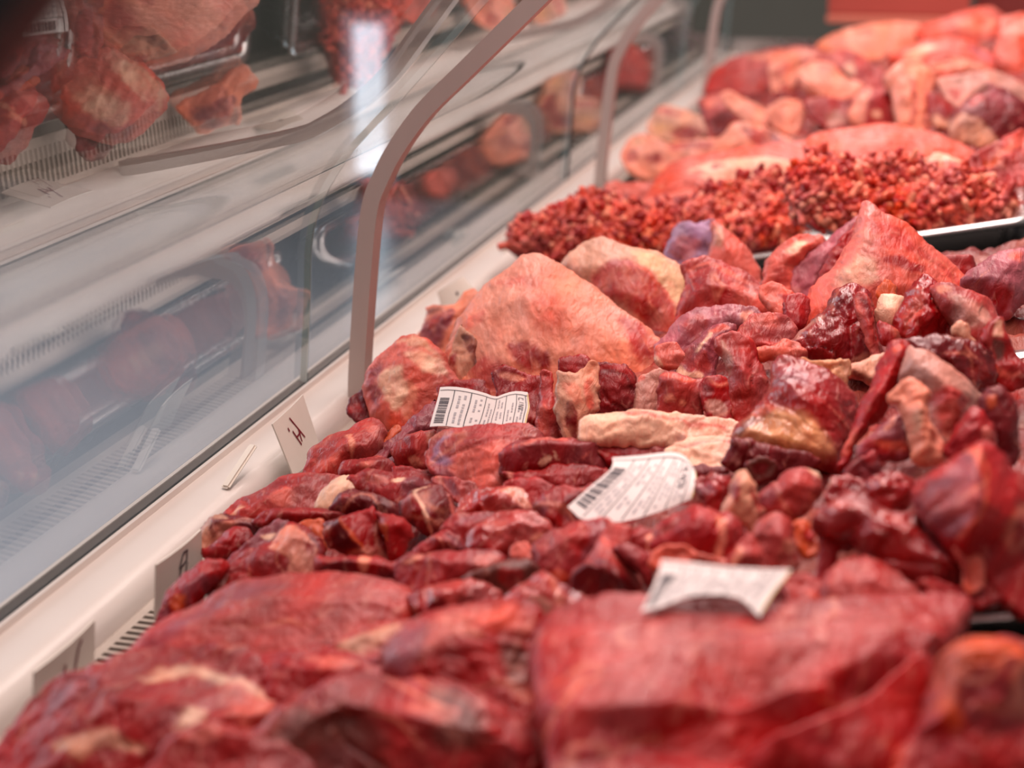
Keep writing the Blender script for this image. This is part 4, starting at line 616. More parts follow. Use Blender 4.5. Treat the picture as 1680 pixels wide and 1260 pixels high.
m('beef_skirt','wet glossy folded skirt steak lying in front of the dark wedge',None,'R',(-0.0111,0.6339,0.9938),42,[(-31.4,12.7),(-23.9,19.6),(-18.1,22.5),(-7.4,20.3),(3,15.2),(11,13.8),(19,12.3),(26.1,2.3),(29,-9),(28.3,-18.4),(19.9,-21.7),(7.1,-18.4),(-2.3,-13.3),(-11.2,-2.9),(-17.2,4.8),(-28.4,7.6)],[[(-27.1,7.6,6),(-19.2,12.4,6),(-10,8.6,8),(-1.2,2.9,10),(7.6,-4.7,13),(16.5,-11.3,10)],[(-28.5,3.3,9),(-18.6,1.7,11),(-8.8,0.8,10)]],[([(16.1,7),(19,5.6),(22.6,0.2),(21.2,-1.2),(16.9,3.6)],'F',0.4),([(-23.3,15.3),(-18.1,18.1),(-9.6,16),(-13.8,11.2),(-22.6,9.8)],'P',1.3),([(-29.2,6.3),(-16.8,6.3),(-4.5,5.6),(-5.9,3.6),(-19.6,2.9),(-28.1,4.3)],'S',0.8),([(7.4,1.5),(19,-3.9),(22.4,-10.6),(12.2,-9.3)],'V',1.9)],dict(R=6,T=22,lump=1.6,grain=-20,wet=1,s=0.88))
m('fat_trimming','orange red stringy fat at the end of the wet skirt steak',None,'O2',(0.0181,0.6149,0.9956),50,[(-6.4,9.4),(-0.3,8.7),(4.1,6.8),(6.4,1.6),(4.6,-6.2),(-0.9,-9.3),(-3.9,-6.9),(-3,1.6)],[],[([(-5.2,8.8),(-1.7,2.6),(-1.4,-6.1),(-4.2,-4.8)],'R',1.2)],dict(R=2.5,T=8,lump=2,s=0.86))
m('beef_muscle','smooth mauve beef face below the wet skirt steak',None,'P',(-0.0183,0.6087,0.9853),30,[(-17.7,6.3),(-8.1,14.2),(1.5,16.4),(9.3,10.6),(16.9,4),(20.2,-1.5),(16.5,-10.3),(-3.1,-15.8),(-15.7,-14),(-19.1,-4.8)],[[(-10.3,0.2,5),(-1,0.9,7),(8.1,-4.2,5)]],[([(-8.7,8.8),(0.2,11.8),(5.6,7.3),(-1.5,8)],'S',1),([(9.5,-6.8),(15.9,-3.8),(14.9,-10.4),(10.1,-10.4)],'T',0.7)],dict(R=5,T=15,s=0.85))
m('beef_trimming','dark red scraps by the tray rim below the skirt steak',None,'S',(0.0172,0.6135,0.9874),40,[(-19.2,5.3),(-11.3,6),(-3.9,2.7),(4.8,0.7),(10.6,7),(16.2,2.3),(16.9,-2.6),(5.5,-6.9),(-5.1,-5.9),(-13.8,-4)],[],[([(-7.5,1.1),(2.9,-0.9),(-0.2,-6.2),(-11.1,-3.5)],'D',1.9)],dict(R=5,T=12,lump=1.8,s=0.86))
m('beef_trimming','rounded coral beef piece in front of the marrow bone',None,'P',(-0.0574,0.7111,0.9835),45,[(-18.3,-3.3),(-8.9,5.1),(-2.8,11.3),(5.8,13.2),(14.3,8.9),(14,1.5),(8.3,-7.6),(-0.8,-12.9),(-11.3,-12)],[[(-7.6,-3.2,5),(0.8,1.2,7),(7.2,-0.1,5)]],[([(6,11.6),(13.7,11.6),(15.6,8.5),(11.9,6.2),(7.2,9.3)],'F',0.4),([(-16.9,-4.5),(-9.5,1.6),(-5.5,-1.5),(-11.6,-9.1)],'V',1),([(6.3,-2.2),(10.6,-0.7),(10.8,-6),(7.2,-7.6)],'O2',0.7)],dict(R=6,T=16,s=0.98))
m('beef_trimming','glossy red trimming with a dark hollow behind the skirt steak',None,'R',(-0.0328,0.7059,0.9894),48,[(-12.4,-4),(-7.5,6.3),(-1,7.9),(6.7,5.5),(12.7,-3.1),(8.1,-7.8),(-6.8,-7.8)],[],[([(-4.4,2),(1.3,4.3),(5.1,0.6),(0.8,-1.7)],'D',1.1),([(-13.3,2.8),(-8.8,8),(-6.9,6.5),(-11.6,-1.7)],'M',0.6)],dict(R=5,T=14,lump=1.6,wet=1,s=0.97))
m('beef_trimming','dark cube-like trimming just below the long skirt strip',None,'D',(-0.0272,0.7230,0.9946),50,[(-10.9,-3.6),(-3,5.3),(5.3,8.4),(6.5,1.8),(5.3,-5.5),(-3.3,-8.3)],[],[([(-3.1,4.5),(4.6,7.5),(5.2,2.7),(-0.4,2.7)],'S',0.7)],dict(R=4,T=14,lump=1.4,s=0.99))
m('beef_trimming','curled red strips beside the violet side of the dark wedge',None,'R',(-0.0123,0.6932,0.9945),45,[(-13.1,5.9),(-7.9,10.1),(-0.6,10.1),(7.9,7),(15,7.8),(13.5,1.2),(4.2,-6.3),(-1.1,-9.1),(-5.6,-10),(-10.9,-5.4)],[[(-11.1,-0.2,5),(-3.1,3,3),(2.9,-1.8,7)]],[([(-0.4,-0.6),(4.7,3.1),(10.8,3.8),(6.9,-1.3),(1.3,-3.5)],'S',0.7)],dict(R=5,T=14,lump=2,wet=1,s=0.95))
m('veal_trimming','striped pink red trimming right of the curled paper tag',None,'P',(-0.0585,0.6556,0.9813),50,[(-9.8,6.4),(-3.8,12.5),(1.4,15.4),(6.6,12.2),(9.3,5),(9,-11.7),(-1.1,-15.1),(-10.9,-13.8)],[[(-5,3.7,5),(-0.7,4.4,7),(3.2,-0.4,5)]],[([(3.1,0.7),(6.3,0.7),(6.6,-4.7),(3.3,-6)],'F2',0.5)],dict(R=5,T=14,grain=60,s=0.91))
m('beef_tendon','bright red torn string of meat stretched over a dark gap',None,'S',(-0.0357,0.6344,0.9859),62,[(-7.1,-10.7),(-3.8,-3.5),(-2.6,2.9),(-3.8,8.1),(-6,13.3),(-0.5,14),(1.7,7.7),(6.2,9.4),(9.9,8.4),(9.5,4.8),(3.9,3.5),(0.6,-3.5),(-1.5,-13.8),(-5.5,-13.8)],[],[],dict(R=3,T=8,lump=1,s=0.88))
m('beef_muscle','pale red beef behind the right end of the curled tag',None,'P',(-0.0400,0.6083,0.9800),35,[(-9.8,9.5),(-1.6,11.8),(5.8,6.6),(9.4,-2.7),(7.9,-9.7),(-0.8,-11.5),(-11.8,-10.6)],[],[([(-1.2,3.8),(3.5,2.4),(3.7,-1.1),(-0.3,1)],'O2',0.7)],dict(R=5,T=14,s=0.86))
m('fat_trimming','frayed orange red scraps beside the torn meat string',None,'O',(-0.0486,0.6643,0.9823),50,[(-6.5,4.6),(-0.1,9.2),(7.2,5.3),(7.5,-5.7),(2.2,-9.1),(-3.2,-4.8),(-7.7,-8.3)],[],[([(0.7,4.6),(5.9,3.2),(6.1,-3.7),(1.6,-1.6)],'S',0.9)],dict(R=4,T=10,lump=2,s=0.92))
m('stewing_beef','violet wedge-topped beef piece just below the creased paper tag',None,'R',(-0.1472,0.6737,0.9626),38,[(-18.4,2.2),(-10.2,8.9),(-2,13.8),(10.2,16.9),(15.8,17.6),(16.2,11.9),(12.5,2.2),(7.5,-8.7),(2.1,-13.8),(-3.9,-17.2),(-10.5,-16.3),(-18.5,-12.1)],[[(-12.4,-3.8,5),(-3.7,0.1,7),(4.5,3.8,8),(13.7,11.9,4)]],[([(1.7,11.6),(14.5,14.7),(14.4,9.4),(11,0.7),(6.4,-6.5),(2.6,-8.6),(7.2,2.1),(8.7,8.6)],'V',0.9),([(-12.5,-12.2),(-3.8,-12.2),(-0,-13.6),(-5.1,-16.4)],'O2',0.8),([(-16.7,-0),(-3.4,9.4),(4.3,10.1),(1.5,0.7),(-9.9,-7.9)],'P',2.5)],dict(R=3,T=18,s=0.96))
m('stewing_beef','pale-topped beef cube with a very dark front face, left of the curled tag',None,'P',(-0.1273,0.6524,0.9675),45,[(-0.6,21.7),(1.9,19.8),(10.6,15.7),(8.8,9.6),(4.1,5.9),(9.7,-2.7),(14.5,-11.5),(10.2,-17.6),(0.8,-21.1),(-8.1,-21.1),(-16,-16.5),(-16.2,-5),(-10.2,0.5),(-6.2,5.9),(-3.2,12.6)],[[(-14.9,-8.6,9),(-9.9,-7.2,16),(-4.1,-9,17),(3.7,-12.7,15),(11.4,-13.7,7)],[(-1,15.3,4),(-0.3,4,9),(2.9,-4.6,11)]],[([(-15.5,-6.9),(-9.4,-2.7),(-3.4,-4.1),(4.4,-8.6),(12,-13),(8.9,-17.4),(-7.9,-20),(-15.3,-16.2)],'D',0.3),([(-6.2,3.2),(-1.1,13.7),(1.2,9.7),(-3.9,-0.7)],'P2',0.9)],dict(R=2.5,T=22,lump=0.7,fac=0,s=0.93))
m('stewing_beef','thin dark beef slice leaning against the dark-faced cube',None,'R',(-0.1137,0.6440,0.9713),50,[(-10.1,7.3),(-7,9.9),(-2.5,9.6),(4.4,6.1),(8.9,6.7),(8,-1.7),(5.2,-9.8),(-0.3,-3.2),(-5.9,2.8)],[[(-5.9,4.6,4),(-0.2,-1.6,6),(4,-6.8,3)]],[([(-9.3,5.5),(-5.7,3),(2.3,-6.3),(0,-4.4),(-6.4,1.2)],'D',0.5)],dict(R=4,T=10,s=0.91))
m('stewing_beef','red beef piece with a white sinew tip behind the thin dark slice',None,'R',(-0.1156,0.6705,0.9699),42,[(-6.1,6.3),(-2.4,9.5),(1.6,8.1),(7.6,8.8),(7.6,-3.7),(2.8,-9.4),(-2.8,-2.9),(-7.7,-0)],[],[([(0.6,2.7),(4.3,4.1),(3.4,-3.4),(2.1,-4.8)],'F2',0.4)],dict(R=4,T=12,s=0.95))
m('veal_chop','ribbed red chop with a central fat line above the curled tag',None,'S',(-0.0898,0.6624,0.9780),48,[(-22.6,-3.5),(-18.4,6),(-11.1,11.3),(-2.4,16.6),(4.6,14),(13.9,11.3),(19,5),(17.6,-3.5),(12.8,-13.3),(8.2,-16.3),(1.9,-14.8),(-8.1,-9.5),(-15.7,-8.8)],[[(-16.4,-2.3,5),(-9.4,1.9,9),(-1.9,7.4,8)],[(-4.9,-5.9,8),(4.1,1.2,11),(10.8,3,6)]],[([(5.7,9.1),(11.4,8.4),(8.3,1),(7.8,-9.8),(4.2,-9.8),(5.3,1)],'F2',0.5),([(-17.3,3),(-11,8.1),(-3.5,12.6),(-5.1,4.9),(-13.8,-1.5)],'R',1.5),([(10.7,6.2),(16.5,2.3),(14.3,-4.7),(10.2,-4.1)],'R',0.9)],dict(R=4,T=18,grain=60,s=0.93))
m('fat_trimming','row of orange pink lumps along the top of the curled tag',None,'O2',(-0.0925,0.6404,0.9785),45,[(-16.4,-3.6),(-15,1.4),(-10.4,5),(-3.5,6.6),(3.9,3.7),(13.8,0.4),(18,-2.8),(15.9,-6.6),(4.7,-6.6),(-11.5,-5.1)],[],[],dict(R=5,T=12,lump=2.5,s=0.9))
m('veal_trimming','red pink wedge between the ribbed chop and the striped trimming',None,'P',(-0.0680,0.6468,0.9804),50,[(-9.6,-5.7),(-4.7,5.1),(1.2,10.2),(5,3.9),(9,-7.2),(-1.1,-10.1)],[],[([(-8,-4.1),(-4.7,3.3),(-2.5,0.8),(-5.7,-5.3)],'F2',0.5)],dict(R=4,T=12,s=0.91))
m('beef_trimming','shiny violet red trimming right beside the creased tag',None,'R',(-0.0934,0.7257,0.9743),48,[(-10.2,1.3),(-7.3,10),(0.8,11.4),(8.8,9.7),(9.4,0.5),(4,-9.6),(-1,-11.2),(-4.2,-5.4)],[],[([(-8.3,4.8),(-3,5.5),(-0.7,-0.8),(-5.9,-0.8)],'V',0.9)],dict(R=5,T=14,lump=1.6,wet=1,s=1.01))
m('veal_rib','pale brownish rib end poking up right of the creased tag',None,'T',(-0.0769,0.6982,0.9826),60,[(-10.8,-6.6),(-6.8,4.6),(-1.9,14.4),(1.5,15.1),(6.9,3.2),(8.7,-5.1),(8,-12.7),(2.9,-14.9),(-2.3,-10.4),(-6.9,-8.9)],[[(-6.6,-3.1,4),(-1.8,5.3,7),(2,-3.2,5)]],[([(-7,3.1),(-2.7,12.6),(-2.2,7.5),(-4.4,-2.7)],'R',0.8),([(1.6,8.8),(6.4,-0.1),(6.7,-9),(3.8,-2.7)],'R',0.8),([(-10.1,-5.8),(-6.8,1.8),(-6.3,-4.6)],'F2',0.5)],dict(R=5,T=14,lump=1,s=0.97))
m('beef_steak','dark red steak corner left of the creased paper tag',None,'R',(-0.1641,0.7323,0.9562),52,[(-15.9,3),(-10,11.4),(-3.5,13.6),(7.4,11.8),(14.8,14),(16,3),(9.3,-7.1),(-0.1,-12.2),(-7,-13.8),(-10.8,-2)],[[(-11.7,2.7,6),(-7.7,-2.4,9),(-2.9,-7.2,4)],[(-6.9,8.3,4),(4,6.9,4)]],[([(-15,1.9),(-9.5,9.7),(-7.5,6.8),(-9.6,-1)],'V',0.8),([(0,9),(13.7,9),(10.7,-5.2),(1.2,-8)],'D',1.4)],dict(R=3,T=16,s=1.04))
m('stewing_beef','glossy sinewy flap of beef among the cubes, left of centre',None,'P',(-0.2060,0.7582,0.9468),32,[(-19.6,-6.9),(-15.3,3.9),(-10,8.7),(-2.4,9.9),(14.4,10.2),(19.6,-0.7),(20.7,-6.9),(11.3,-9),(2.3,-10),(-6.7,-10),(-14.2,-10)],[[(-12,-4.7,4),(-2.1,-1.7,6),(10.7,-1.7,6)]],[([(0.7,4.3),(13.5,6.8),(18.5,-4.6),(10.7,-3.7)],'F2',1.1),([(-15.6,-4.6),(-7.1,0.7),(2.1,-1.1),(-6.3,-8.1)],'R',1.1)],dict(R=4,T=12,lump=1.3,wet=1,s=1.08))
m('stewing_beef','violet-sheened flap lying below the glossy sinewy flap',None,'R',(-0.2081,0.7218,0.9484),30,[(-14.6,-1.8),(-9.1,7),(5.5,9.3),(15.8,10.2),(14.4,3),(6.4,-3.9),(-1.5,-8),(-5.8,-10),(-10.9,-4.9)],[[(-8.2,-3.1,3),(1.4,-1.3,5),(10.2,2.1,3)]],[([(-7,1.2),(5.3,5.6),(13.5,6),(4,0.4),(-4.1,-3.1)],'V',1),([(-12.3,-3.1),(-6.9,-2.2),(-3.3,-9.1),(-8.1,-7.4)],'V',1)],dict(R=4,T=10,s=1.04))
m('stewing_beef','rough red beef piece with white marbling, centre of the cubes',None,'P',(-0.1862,0.7056,0.9528),36,[(-20.6,-0.1),(-13.6,5.3),(-3.7,12.6),(4.9,14.2),(13.5,13.4),(19.8,8.1),(22.9,1.7),(13.3,-5.7),(2.7,-9.4),(-5.7,-13),(-14.1,-13.9),(-19,-8.4)],[[(-13.9,-6,6),(-4.7,-1.8,8),(6.6,2.7,7),(15.2,1.5,4)]],[([(-18.6,-1.9),(-10,1.2),(-4.7,-5.8),(-6.6,-12),(-13.2,-13.5),(-17.9,-8.9)],'S',1.1),([(10.5,-4.3),(20.5,0.4),(19.8,-2.7),(11.8,-7.4)],'F2',0.8),([(-5.4,6.7),(1.9,2.8),(-2,-4.3),(-5.4,0.4)],'P2',1.1)],dict(R=4,T=16,lump=1.5,wet=1,s=1.01))
m('stewing_beef','dark red roll of beef right of the short cube',None,'R',(-0.2206,0.7095,0.9429),42,[(-14.7,-6.3),(-9.9,0.5),(-1.3,4.4),(5.8,9.1),(13.2,4),(14.7,-4.5),(6.1,-5.4),(-3.9,-7.2),(-9.6,-8.9)],[[(-7.4,-5.9,4),(0.6,-3.1,6),(7.2,0.8,4)]],[([(4.4,4.5),(12.5,1.5),(13.3,-4.4),(7.2,-2.2)],'V',0.8)],dict(R=5,T=12,s=1.03))
m('stewing_beef','wide shallow red beef piece in front of the cubes',None,'R',(-0.1999,0.6623,0.9490),34,[(-25.3,7.2),(-17.3,11.5),(-5.1,13.1),(7.2,13.1),(15.4,13.8),(26.3,10.7),(24.3,2.4),(13.5,-2.1),(6.2,-6.5),(-5.8,-10.9),(-17.1,-13.5),(-22.5,-4.7)],[[(-16.8,-1,6),(-6.7,0.7,8),(5.9,1.3,7),(17.2,3.4,5)],[(-15.2,-8.4,6),(-5.2,-6.9,7)]],[([(-22.9,4.6),(-16,7.7),(-9.6,6.9),(-15.9,3.9)],'F2',0.6),([(9.5,6.9),(24.2,7.7),(19.1,1.6),(9.6,1.6)],'P2',0.9)],dict(R=5,T=16,s=0.97))
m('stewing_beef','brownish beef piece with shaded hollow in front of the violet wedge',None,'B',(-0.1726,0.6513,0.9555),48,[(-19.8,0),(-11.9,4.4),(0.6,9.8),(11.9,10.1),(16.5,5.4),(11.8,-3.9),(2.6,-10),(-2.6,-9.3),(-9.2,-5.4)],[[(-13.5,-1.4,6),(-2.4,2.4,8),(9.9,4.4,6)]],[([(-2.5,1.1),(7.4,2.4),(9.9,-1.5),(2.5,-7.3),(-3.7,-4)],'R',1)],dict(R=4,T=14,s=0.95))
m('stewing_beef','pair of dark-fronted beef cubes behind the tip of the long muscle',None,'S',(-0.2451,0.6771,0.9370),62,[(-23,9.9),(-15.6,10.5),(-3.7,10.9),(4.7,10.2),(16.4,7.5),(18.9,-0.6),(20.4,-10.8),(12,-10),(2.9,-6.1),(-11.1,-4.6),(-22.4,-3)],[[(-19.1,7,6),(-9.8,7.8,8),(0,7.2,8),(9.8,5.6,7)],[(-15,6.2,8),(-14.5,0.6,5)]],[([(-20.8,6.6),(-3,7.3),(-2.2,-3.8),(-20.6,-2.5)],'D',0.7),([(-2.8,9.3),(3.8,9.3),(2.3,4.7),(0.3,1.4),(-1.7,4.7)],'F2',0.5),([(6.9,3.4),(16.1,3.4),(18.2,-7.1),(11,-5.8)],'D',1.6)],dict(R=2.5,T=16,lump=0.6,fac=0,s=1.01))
m('stewing_beef','glossy beef chunk with a painted dark hole behind the violet membrane piece',None,'P',(-0.1902,0.6325,0.9510),40,[(-20.3,3.5),(-15.2,4.9),(-8.1,8),(4.2,11.5),(15.3,9.4),(21.5,4.2),(21.9,-2.6),(12.9,-5.8),(-2.5,-9.7),(-12.8,-11.3),(-16.9,-3.4)],[[(-12,-1.8,5),(-3.5,-0.1,7),(8.6,0.5,7)]],[([(-10.8,-3.6),(-8.5,-0.3),(-4.2,-0.3),(-0.8,-4.3),(-3.5,-6.9),(-8.3,-7.6)],'D',0.5),([(-18.9,1.1),(-14.6,2.4),(-9.7,-1.6),(-11.9,-10.3),(-15.7,-4.3)],'S',0.9)],dict(R=5,T=16,wet=1,s=0.93))  # dark patch paints the shade inside a hole; the mesh has no hole
m('stewing_beef','triangular beef piece with web-like violet membrane',None,'P',(-0.1481,0.6210,0.9624),36,[(-19.4,-4.2),(-11.9,3.9),(-5.6,9.8),(0.8,14.1),(7,8.8),(19.4,-0.3),(17.9,-8.2),(3.6,-13.7),(-2.6,-12.2),(-9.4,-7.4)],[[(-12.4,-4.8,5),(-5.4,-1.2,8),(0.5,4.7,6)],[(3.4,-2.1,6),(11,-4.3,4)]],[([(0.1,11.1),(3,9.7),(18.1,-2.5),(13.3,-5.8),(5.3,2.9)],'V',0.7),([(-7.7,-3.8),(1.7,-3.8),(3.9,-10.5),(-2.5,-11.8)],'M',1)],dict(R=3,T=16,wet=1,s=0.9))
m('fat_trimming','small pale fat bit between the marbled piece and violet wedge',None,'P2',(-0.1694,0.6752,0.9581),40,[(-6.3,3.9),(2.5,5.7),(5.5,-2.3),(3.1,-5.7),(-4.9,-4)],[],[],dict(R=4,T=8,s=0.97))
m('stewing_beef','bright red cubes edge below the dark steak',None,'S',(-0.1912,0.7660,0.9498),50,[(-12.7,8.1),(-2.1,10),(7.8,8.7),(14.7,4.9),(7,-7.2),(0.9,-9.9),(-3.6,-0.9),(-12,0.9)],[],[([(-19.9,7.5),(-12,10.6),(-10.6,3.7),(-16.3,2.2)],'F2',0.6)],dict(R=3,T=12,s=1.09))
m('stewing_beef','pinkish sliced piece behind the dark-topped cube',None,'P',(-0.2351,0.7914,0.9390),38,[(-13.8,7.1),(-9.1,9.9),(0.5,8.9),(8.6,5.3),(13.4,-1.4),(7.2,-9.7),(0,-7.7),(-7.3,0.6)],[],[([(-8.5,7.2),(-0.9,6.3),(3,-2.4),(-0.7,-4.2)],'V',1.1)],dict(R=3,T=10,s=1.13))
m('lamb_knuckle','knob of pale fat and pink meat beside the nearest upright post',None,'P2',(-0.3252,1.0008,0.9260),50,[(-33.4,-3.7),(-29.8,14.6),(-16.8,27),(-8.6,35.9),(0.6,37.7),(9.6,32.4),(20.3,22.6),(24.6,10.2),(31.8,0.4),(30,-16.3),(15.7,-28.8),(5.5,-33.8),(-6.8,-36.7),(-17.1,-32.8),(-25.7,-23.8)],[[(-14.4,0.8,6),(-2.7,8,9),(9,4.2,8)],[(-9.9,-16.9,8),(5.5,-12.7,8)]],[([(-21.7,0.6),(-18,8.7),(-9,7),(-2.8,-3.7),(-3.3,-16.3),(-10.1,-22.6),(-16.2,-14.2)],'F',2.4),([(-5.4,19.8),(4.4,20.7),(18.3,15.5),(22.4,4.8),(8.7,2.7),(0.7,11.2)],'F',2.4),([(-13.5,28.4),(0.2,33.6),(8.2,28.4),(20.3,15.5),(8.4,21.9)],'T',2),([(-2.9,0.6),(5.1,-10),(-2.3,-26.7),(-6.2,-26.7),(-3.4,-14.2)],'F2',1.6),([(-30.1,-5.8),(-26.7,11.2),(-19,15.5),(-21.5,-5.8),(-21.8,-22.6)],'V',2.4)],dict(R=9,T=25,s=1.42))
m('lamb_trimming','dark red shred at the foot of the nearest upright post',None,'D',(-0.3558,0.9951,0.9168),45,[(-13.5,-9.8),(-8.1,3.3),(-0.4,10.4),(7.3,17.5),(10.9,0.1),(11.6,-17.3),(-7.2,-17.3)],[],[([(-11.7,-8.1),(-3.6,-0.7),(-2.3,-9.2),(-8.7,-12.3)],'S',1.1),([(-0.2,8.8),(7.1,15.2),(8.5,0.3),(3.1,-3.9)],'V',1.3)],dict(R=4,T=14,lump=1.4,s=1.42))
m('lamb_tail','violet and pale fat tail piece behind the fatty knob',None,'F2',(-0.3521,1.1746,0.9176),50,[(-27.3,-12.3),(-19.2,7.3),(-20,17.1),(-13.1,19.5),(0.7,18.3),(5.3,23.8),(14.4,32.5),(28.9,23.8),(24.9,12.2),(15.8,4.6),(9.1,-6.7),(3.5,-20.7),(-6.5,-31.9),(-16.9,-20.7)],[[(-13.7,-6,5),(-3.1,2.5,7),(13.9,16,6)]],[([(-25.5,-11.5),(-17.3,5),(-5.5,9.8),(2,14.5),(1.1,0.3),(-7.2,-20.9),(-15.8,-18.6)],'V',1.5),([(-17.2,0.3),(-9.8,6.2),(-5.4,3.8),(-16,-5.7)],'R',1.1),([(-18.6,14.5),(-6.7,16.9),(-6.6,11),(-16.2,6.2)],'B',1.1)],dict(R=5,T=18,s=1.63))
m('lamb_shoulder','large pale pink fat-covered shoulder leaning in the left centre',None,'F2',(-0.2513,1.0603,0.9477),44,[(-69,-17.9),(-59.7,13.6),(-47,34.7),(-41,41.6),(-28.8,50.6),(-17.9,63.7),(-8.6,66.2),(1.9,62.2),(23.5,45.6),(49,23.4),(76,-3),(81.9,-15.2),(78.5,-42.4),(59.2,-53.1),(25.8,-53.1),(0.6,-62.7),(-24.4,-62.7),(-45.3,-55.8),(-58,-39.7)],[[(-43,5.2,10),(-19,15.5,16),(12.7,5,18),(47.9,-15.7,14)],[(-30.9,-31.5,10),(8.3,-25.9,16),(47.7,-31.5,10)],[(-14.9,46.9,4),(-6.9,33.5,10)]],[([(-27.8,-18.3),(-11.1,-14.6),(0.7,-27.4),(2.6,-38.7),(-11.2,-36.5),(-23,-29.7)],'R',2.4),([(45.3,9.5),(57.4,9.5),(72.6,-11.4),(72.1,-22.9),(56.1,-27.4),(52.8,-9.1)],'P',3.6),([(-52,7.2),(-43.1,10.5),(-40.3,1.1),(-49,-2.1)],'O2',2),([(-54.7,-27.4),(-38.9,-22.9),(-23,-36.5),(-7.3,-45.5),(-38.7,-49.9)],'P',4.8),([(-12.9,19),(9.3,23.7),(12.9,-9.1),(-7.1,-6.8)],'O2',12.1),([(-35.2,35.7),(-23,40.5),(1.3,33.3),(-6.8,28.5),(-27.1,29.4)],'O2',4.8)],dict(R=12,T=40,lump=0.6,fac=0,s=1.45))
m('lamb_shank','shank end with a dark slit of exposed meat below the pale shoulder',None,'T',(-0.2935,1.0259,0.9373),62,[(-17.6,-11.6),(-12.7,9.8),(-9.8,17.7),(-7,26.7),(-3.6,20.7),(4.8,16.2),(8.2,3.8),(16.4,-12.7),(17.9,-26.4),(10.4,-24.2),(2.4,-18.5),(-9.6,-18.5)],[[(-8.9,-1.7,5),(-5.2,9.6,6),(0.5,-1.5,4)]],[([(-7,17.2),(-4.4,18.6),(1.3,17.4),(6.2,12.6),(8.4,2),(15.5,-12.4),(15.5,-22),(9.9,-18.2),(3.3,-10.5),(0.9,-0.9)],'B',0.5),([(-16.5,-10.5),(-10.9,8.7),(-9,2.9),(-8.9,-15.3)],'R',1.1)],dict(R=4,T=14,s=1.43))
m('lamb_trimming','red meat peeking out behind the first paper tag',None,'R',(-0.2797,0.9667,0.9361),50,[(-19.4,2.3),(-8,7.2),(3.4,9.2),(11.5,7.7),(14.9,0),(13,-9.2),(-15.4,-9.2)],[],[],dict(R=4,T=14,s=1.36))
m('lamb_trimming','red muscle under the pale shoulder right of the first paper tag',None,'R',(-0.2378,0.9385,0.9474),52,[(-18.3,12),(-11,20.6),(0,12),(12,11.1),(14.6,0.4),(13.6,-19.3),(3.6,-20.3),(-14.6,-5.1)],[],[([(-16.4,12.9),(-3.4,12.9),(3.5,8.3),(-6.9,6.5)],'F2',1)],dict(R=5,T=16,s=1.3))
m('body',None,('lamb_haunch', 'tan and pink lamb haunch behind the pale leaning shoulder'),'T',(-0.2110,1.1606,0.9498),50,[(-56.2,25.1),(-48.1,37.1),(-34.4,48.3),(-20.7,51.1),(-2.7,43.8),(17.6,38.9),(29.2,31.7),(43.3,17.9),(39.4,3.5),(35.9,-12.4),(35.4,-26.8),(28.2,-41),(16.8,-49.5),(4.1,-35.3),(-11,-16.7),(-30.7,-0.8),(-45,15.5)],[[(-35.8,20.2,8),(-17.7,19.5,14),(1.8,17.1,12),(20.4,12.2,8)],[(-15,-1.1,12),(3.8,-9.8,16),(19.1,-18.1,10)]],[([(-34.7,10.4),(-15.9,25.3),(-3.5,26.5),(8.6,15),(26.2,-7.8),(28.7,-23.5),(15,-36.9),(-0.6,-19.1)],'P',2.7),([(-3.2,36.9),(15.3,32.9),(38.3,12.7),(30.4,-5.5),(24.3,-5.5),(14.7,12.7),(0.6,25.3)],'Y2',1.4),([(0.6,24.2),(14.6,10.4),(26.3,-6.7),(24.2,-7.8),(10.5,10.4),(-0.5,21.9)],'O2',0.8)],dict(R=12,T=35,lump=0.6,fac=0,s=1.57))
m('fat_flap',None,'lamb_haunch','F',(-0.2990,1.4405,0.9312),55,[(-27,3),(-2,9.4),(4.3,12.8),(11.8,6.5),(26.7,-7.5),(14.2,-12.8),(-5.1,-12.8),(-23,-12.8)],[],[([(-3.2,8.1),(4.4,10.9),(20.7,-4.3),(10.5,-5.6)],'P2',1.5)],dict(R=6,T=16,s=1.94))
m('membrane',None,('lamb_shank', 'cone-shaped lamb shank with a blue-violet membrane face behind the haunch'),'SV',(-0.1955,1.3219,0.9549),60,[(-24.6,-11.7),(-14.7,15.3),(-10.2,21.6),(-5.1,23.1),(4.8,19.7),(16.9,25.6),(20.9,17.8),(20.4,2.1),(11.3,-20.8),(-2.5,-25.4),(-16.2,-23.9)],[[(-12.8,0.6,4),(-0.8,-1.4,-1),(10.2,6.3,5)]],[([(-18.1,3.1),(-9.9,10.3),(2.8,11.5),(8.4,3.1),(1.2,-8.9),(-12.6,-10.1)],'V2',2.3)],dict(R=5,T=18,s=1.76))
m('body',None,'lamb_shank','P2',(-0.1582,1.2700,0.9614),55,[(-15.6,33.3),(-5.1,25.8),(7.1,14.6),(16.8,2.3),(22.7,-13.3),(23.6,-32.8),(7.2,-26.8),(-6.7,-17.8),(-22.1,-13.3),(-16.6,5.4),(-12,17.7)],[[(-9.5,15.2,6),(-2.9,0.5,10),(6.7,-12.8,8)]],[([(-12,25.2),(-4.5,19.2),(-6.2,3.8),(-11.6,5)],'T',1.6)],dict(R=7,T=20,s=1.69))
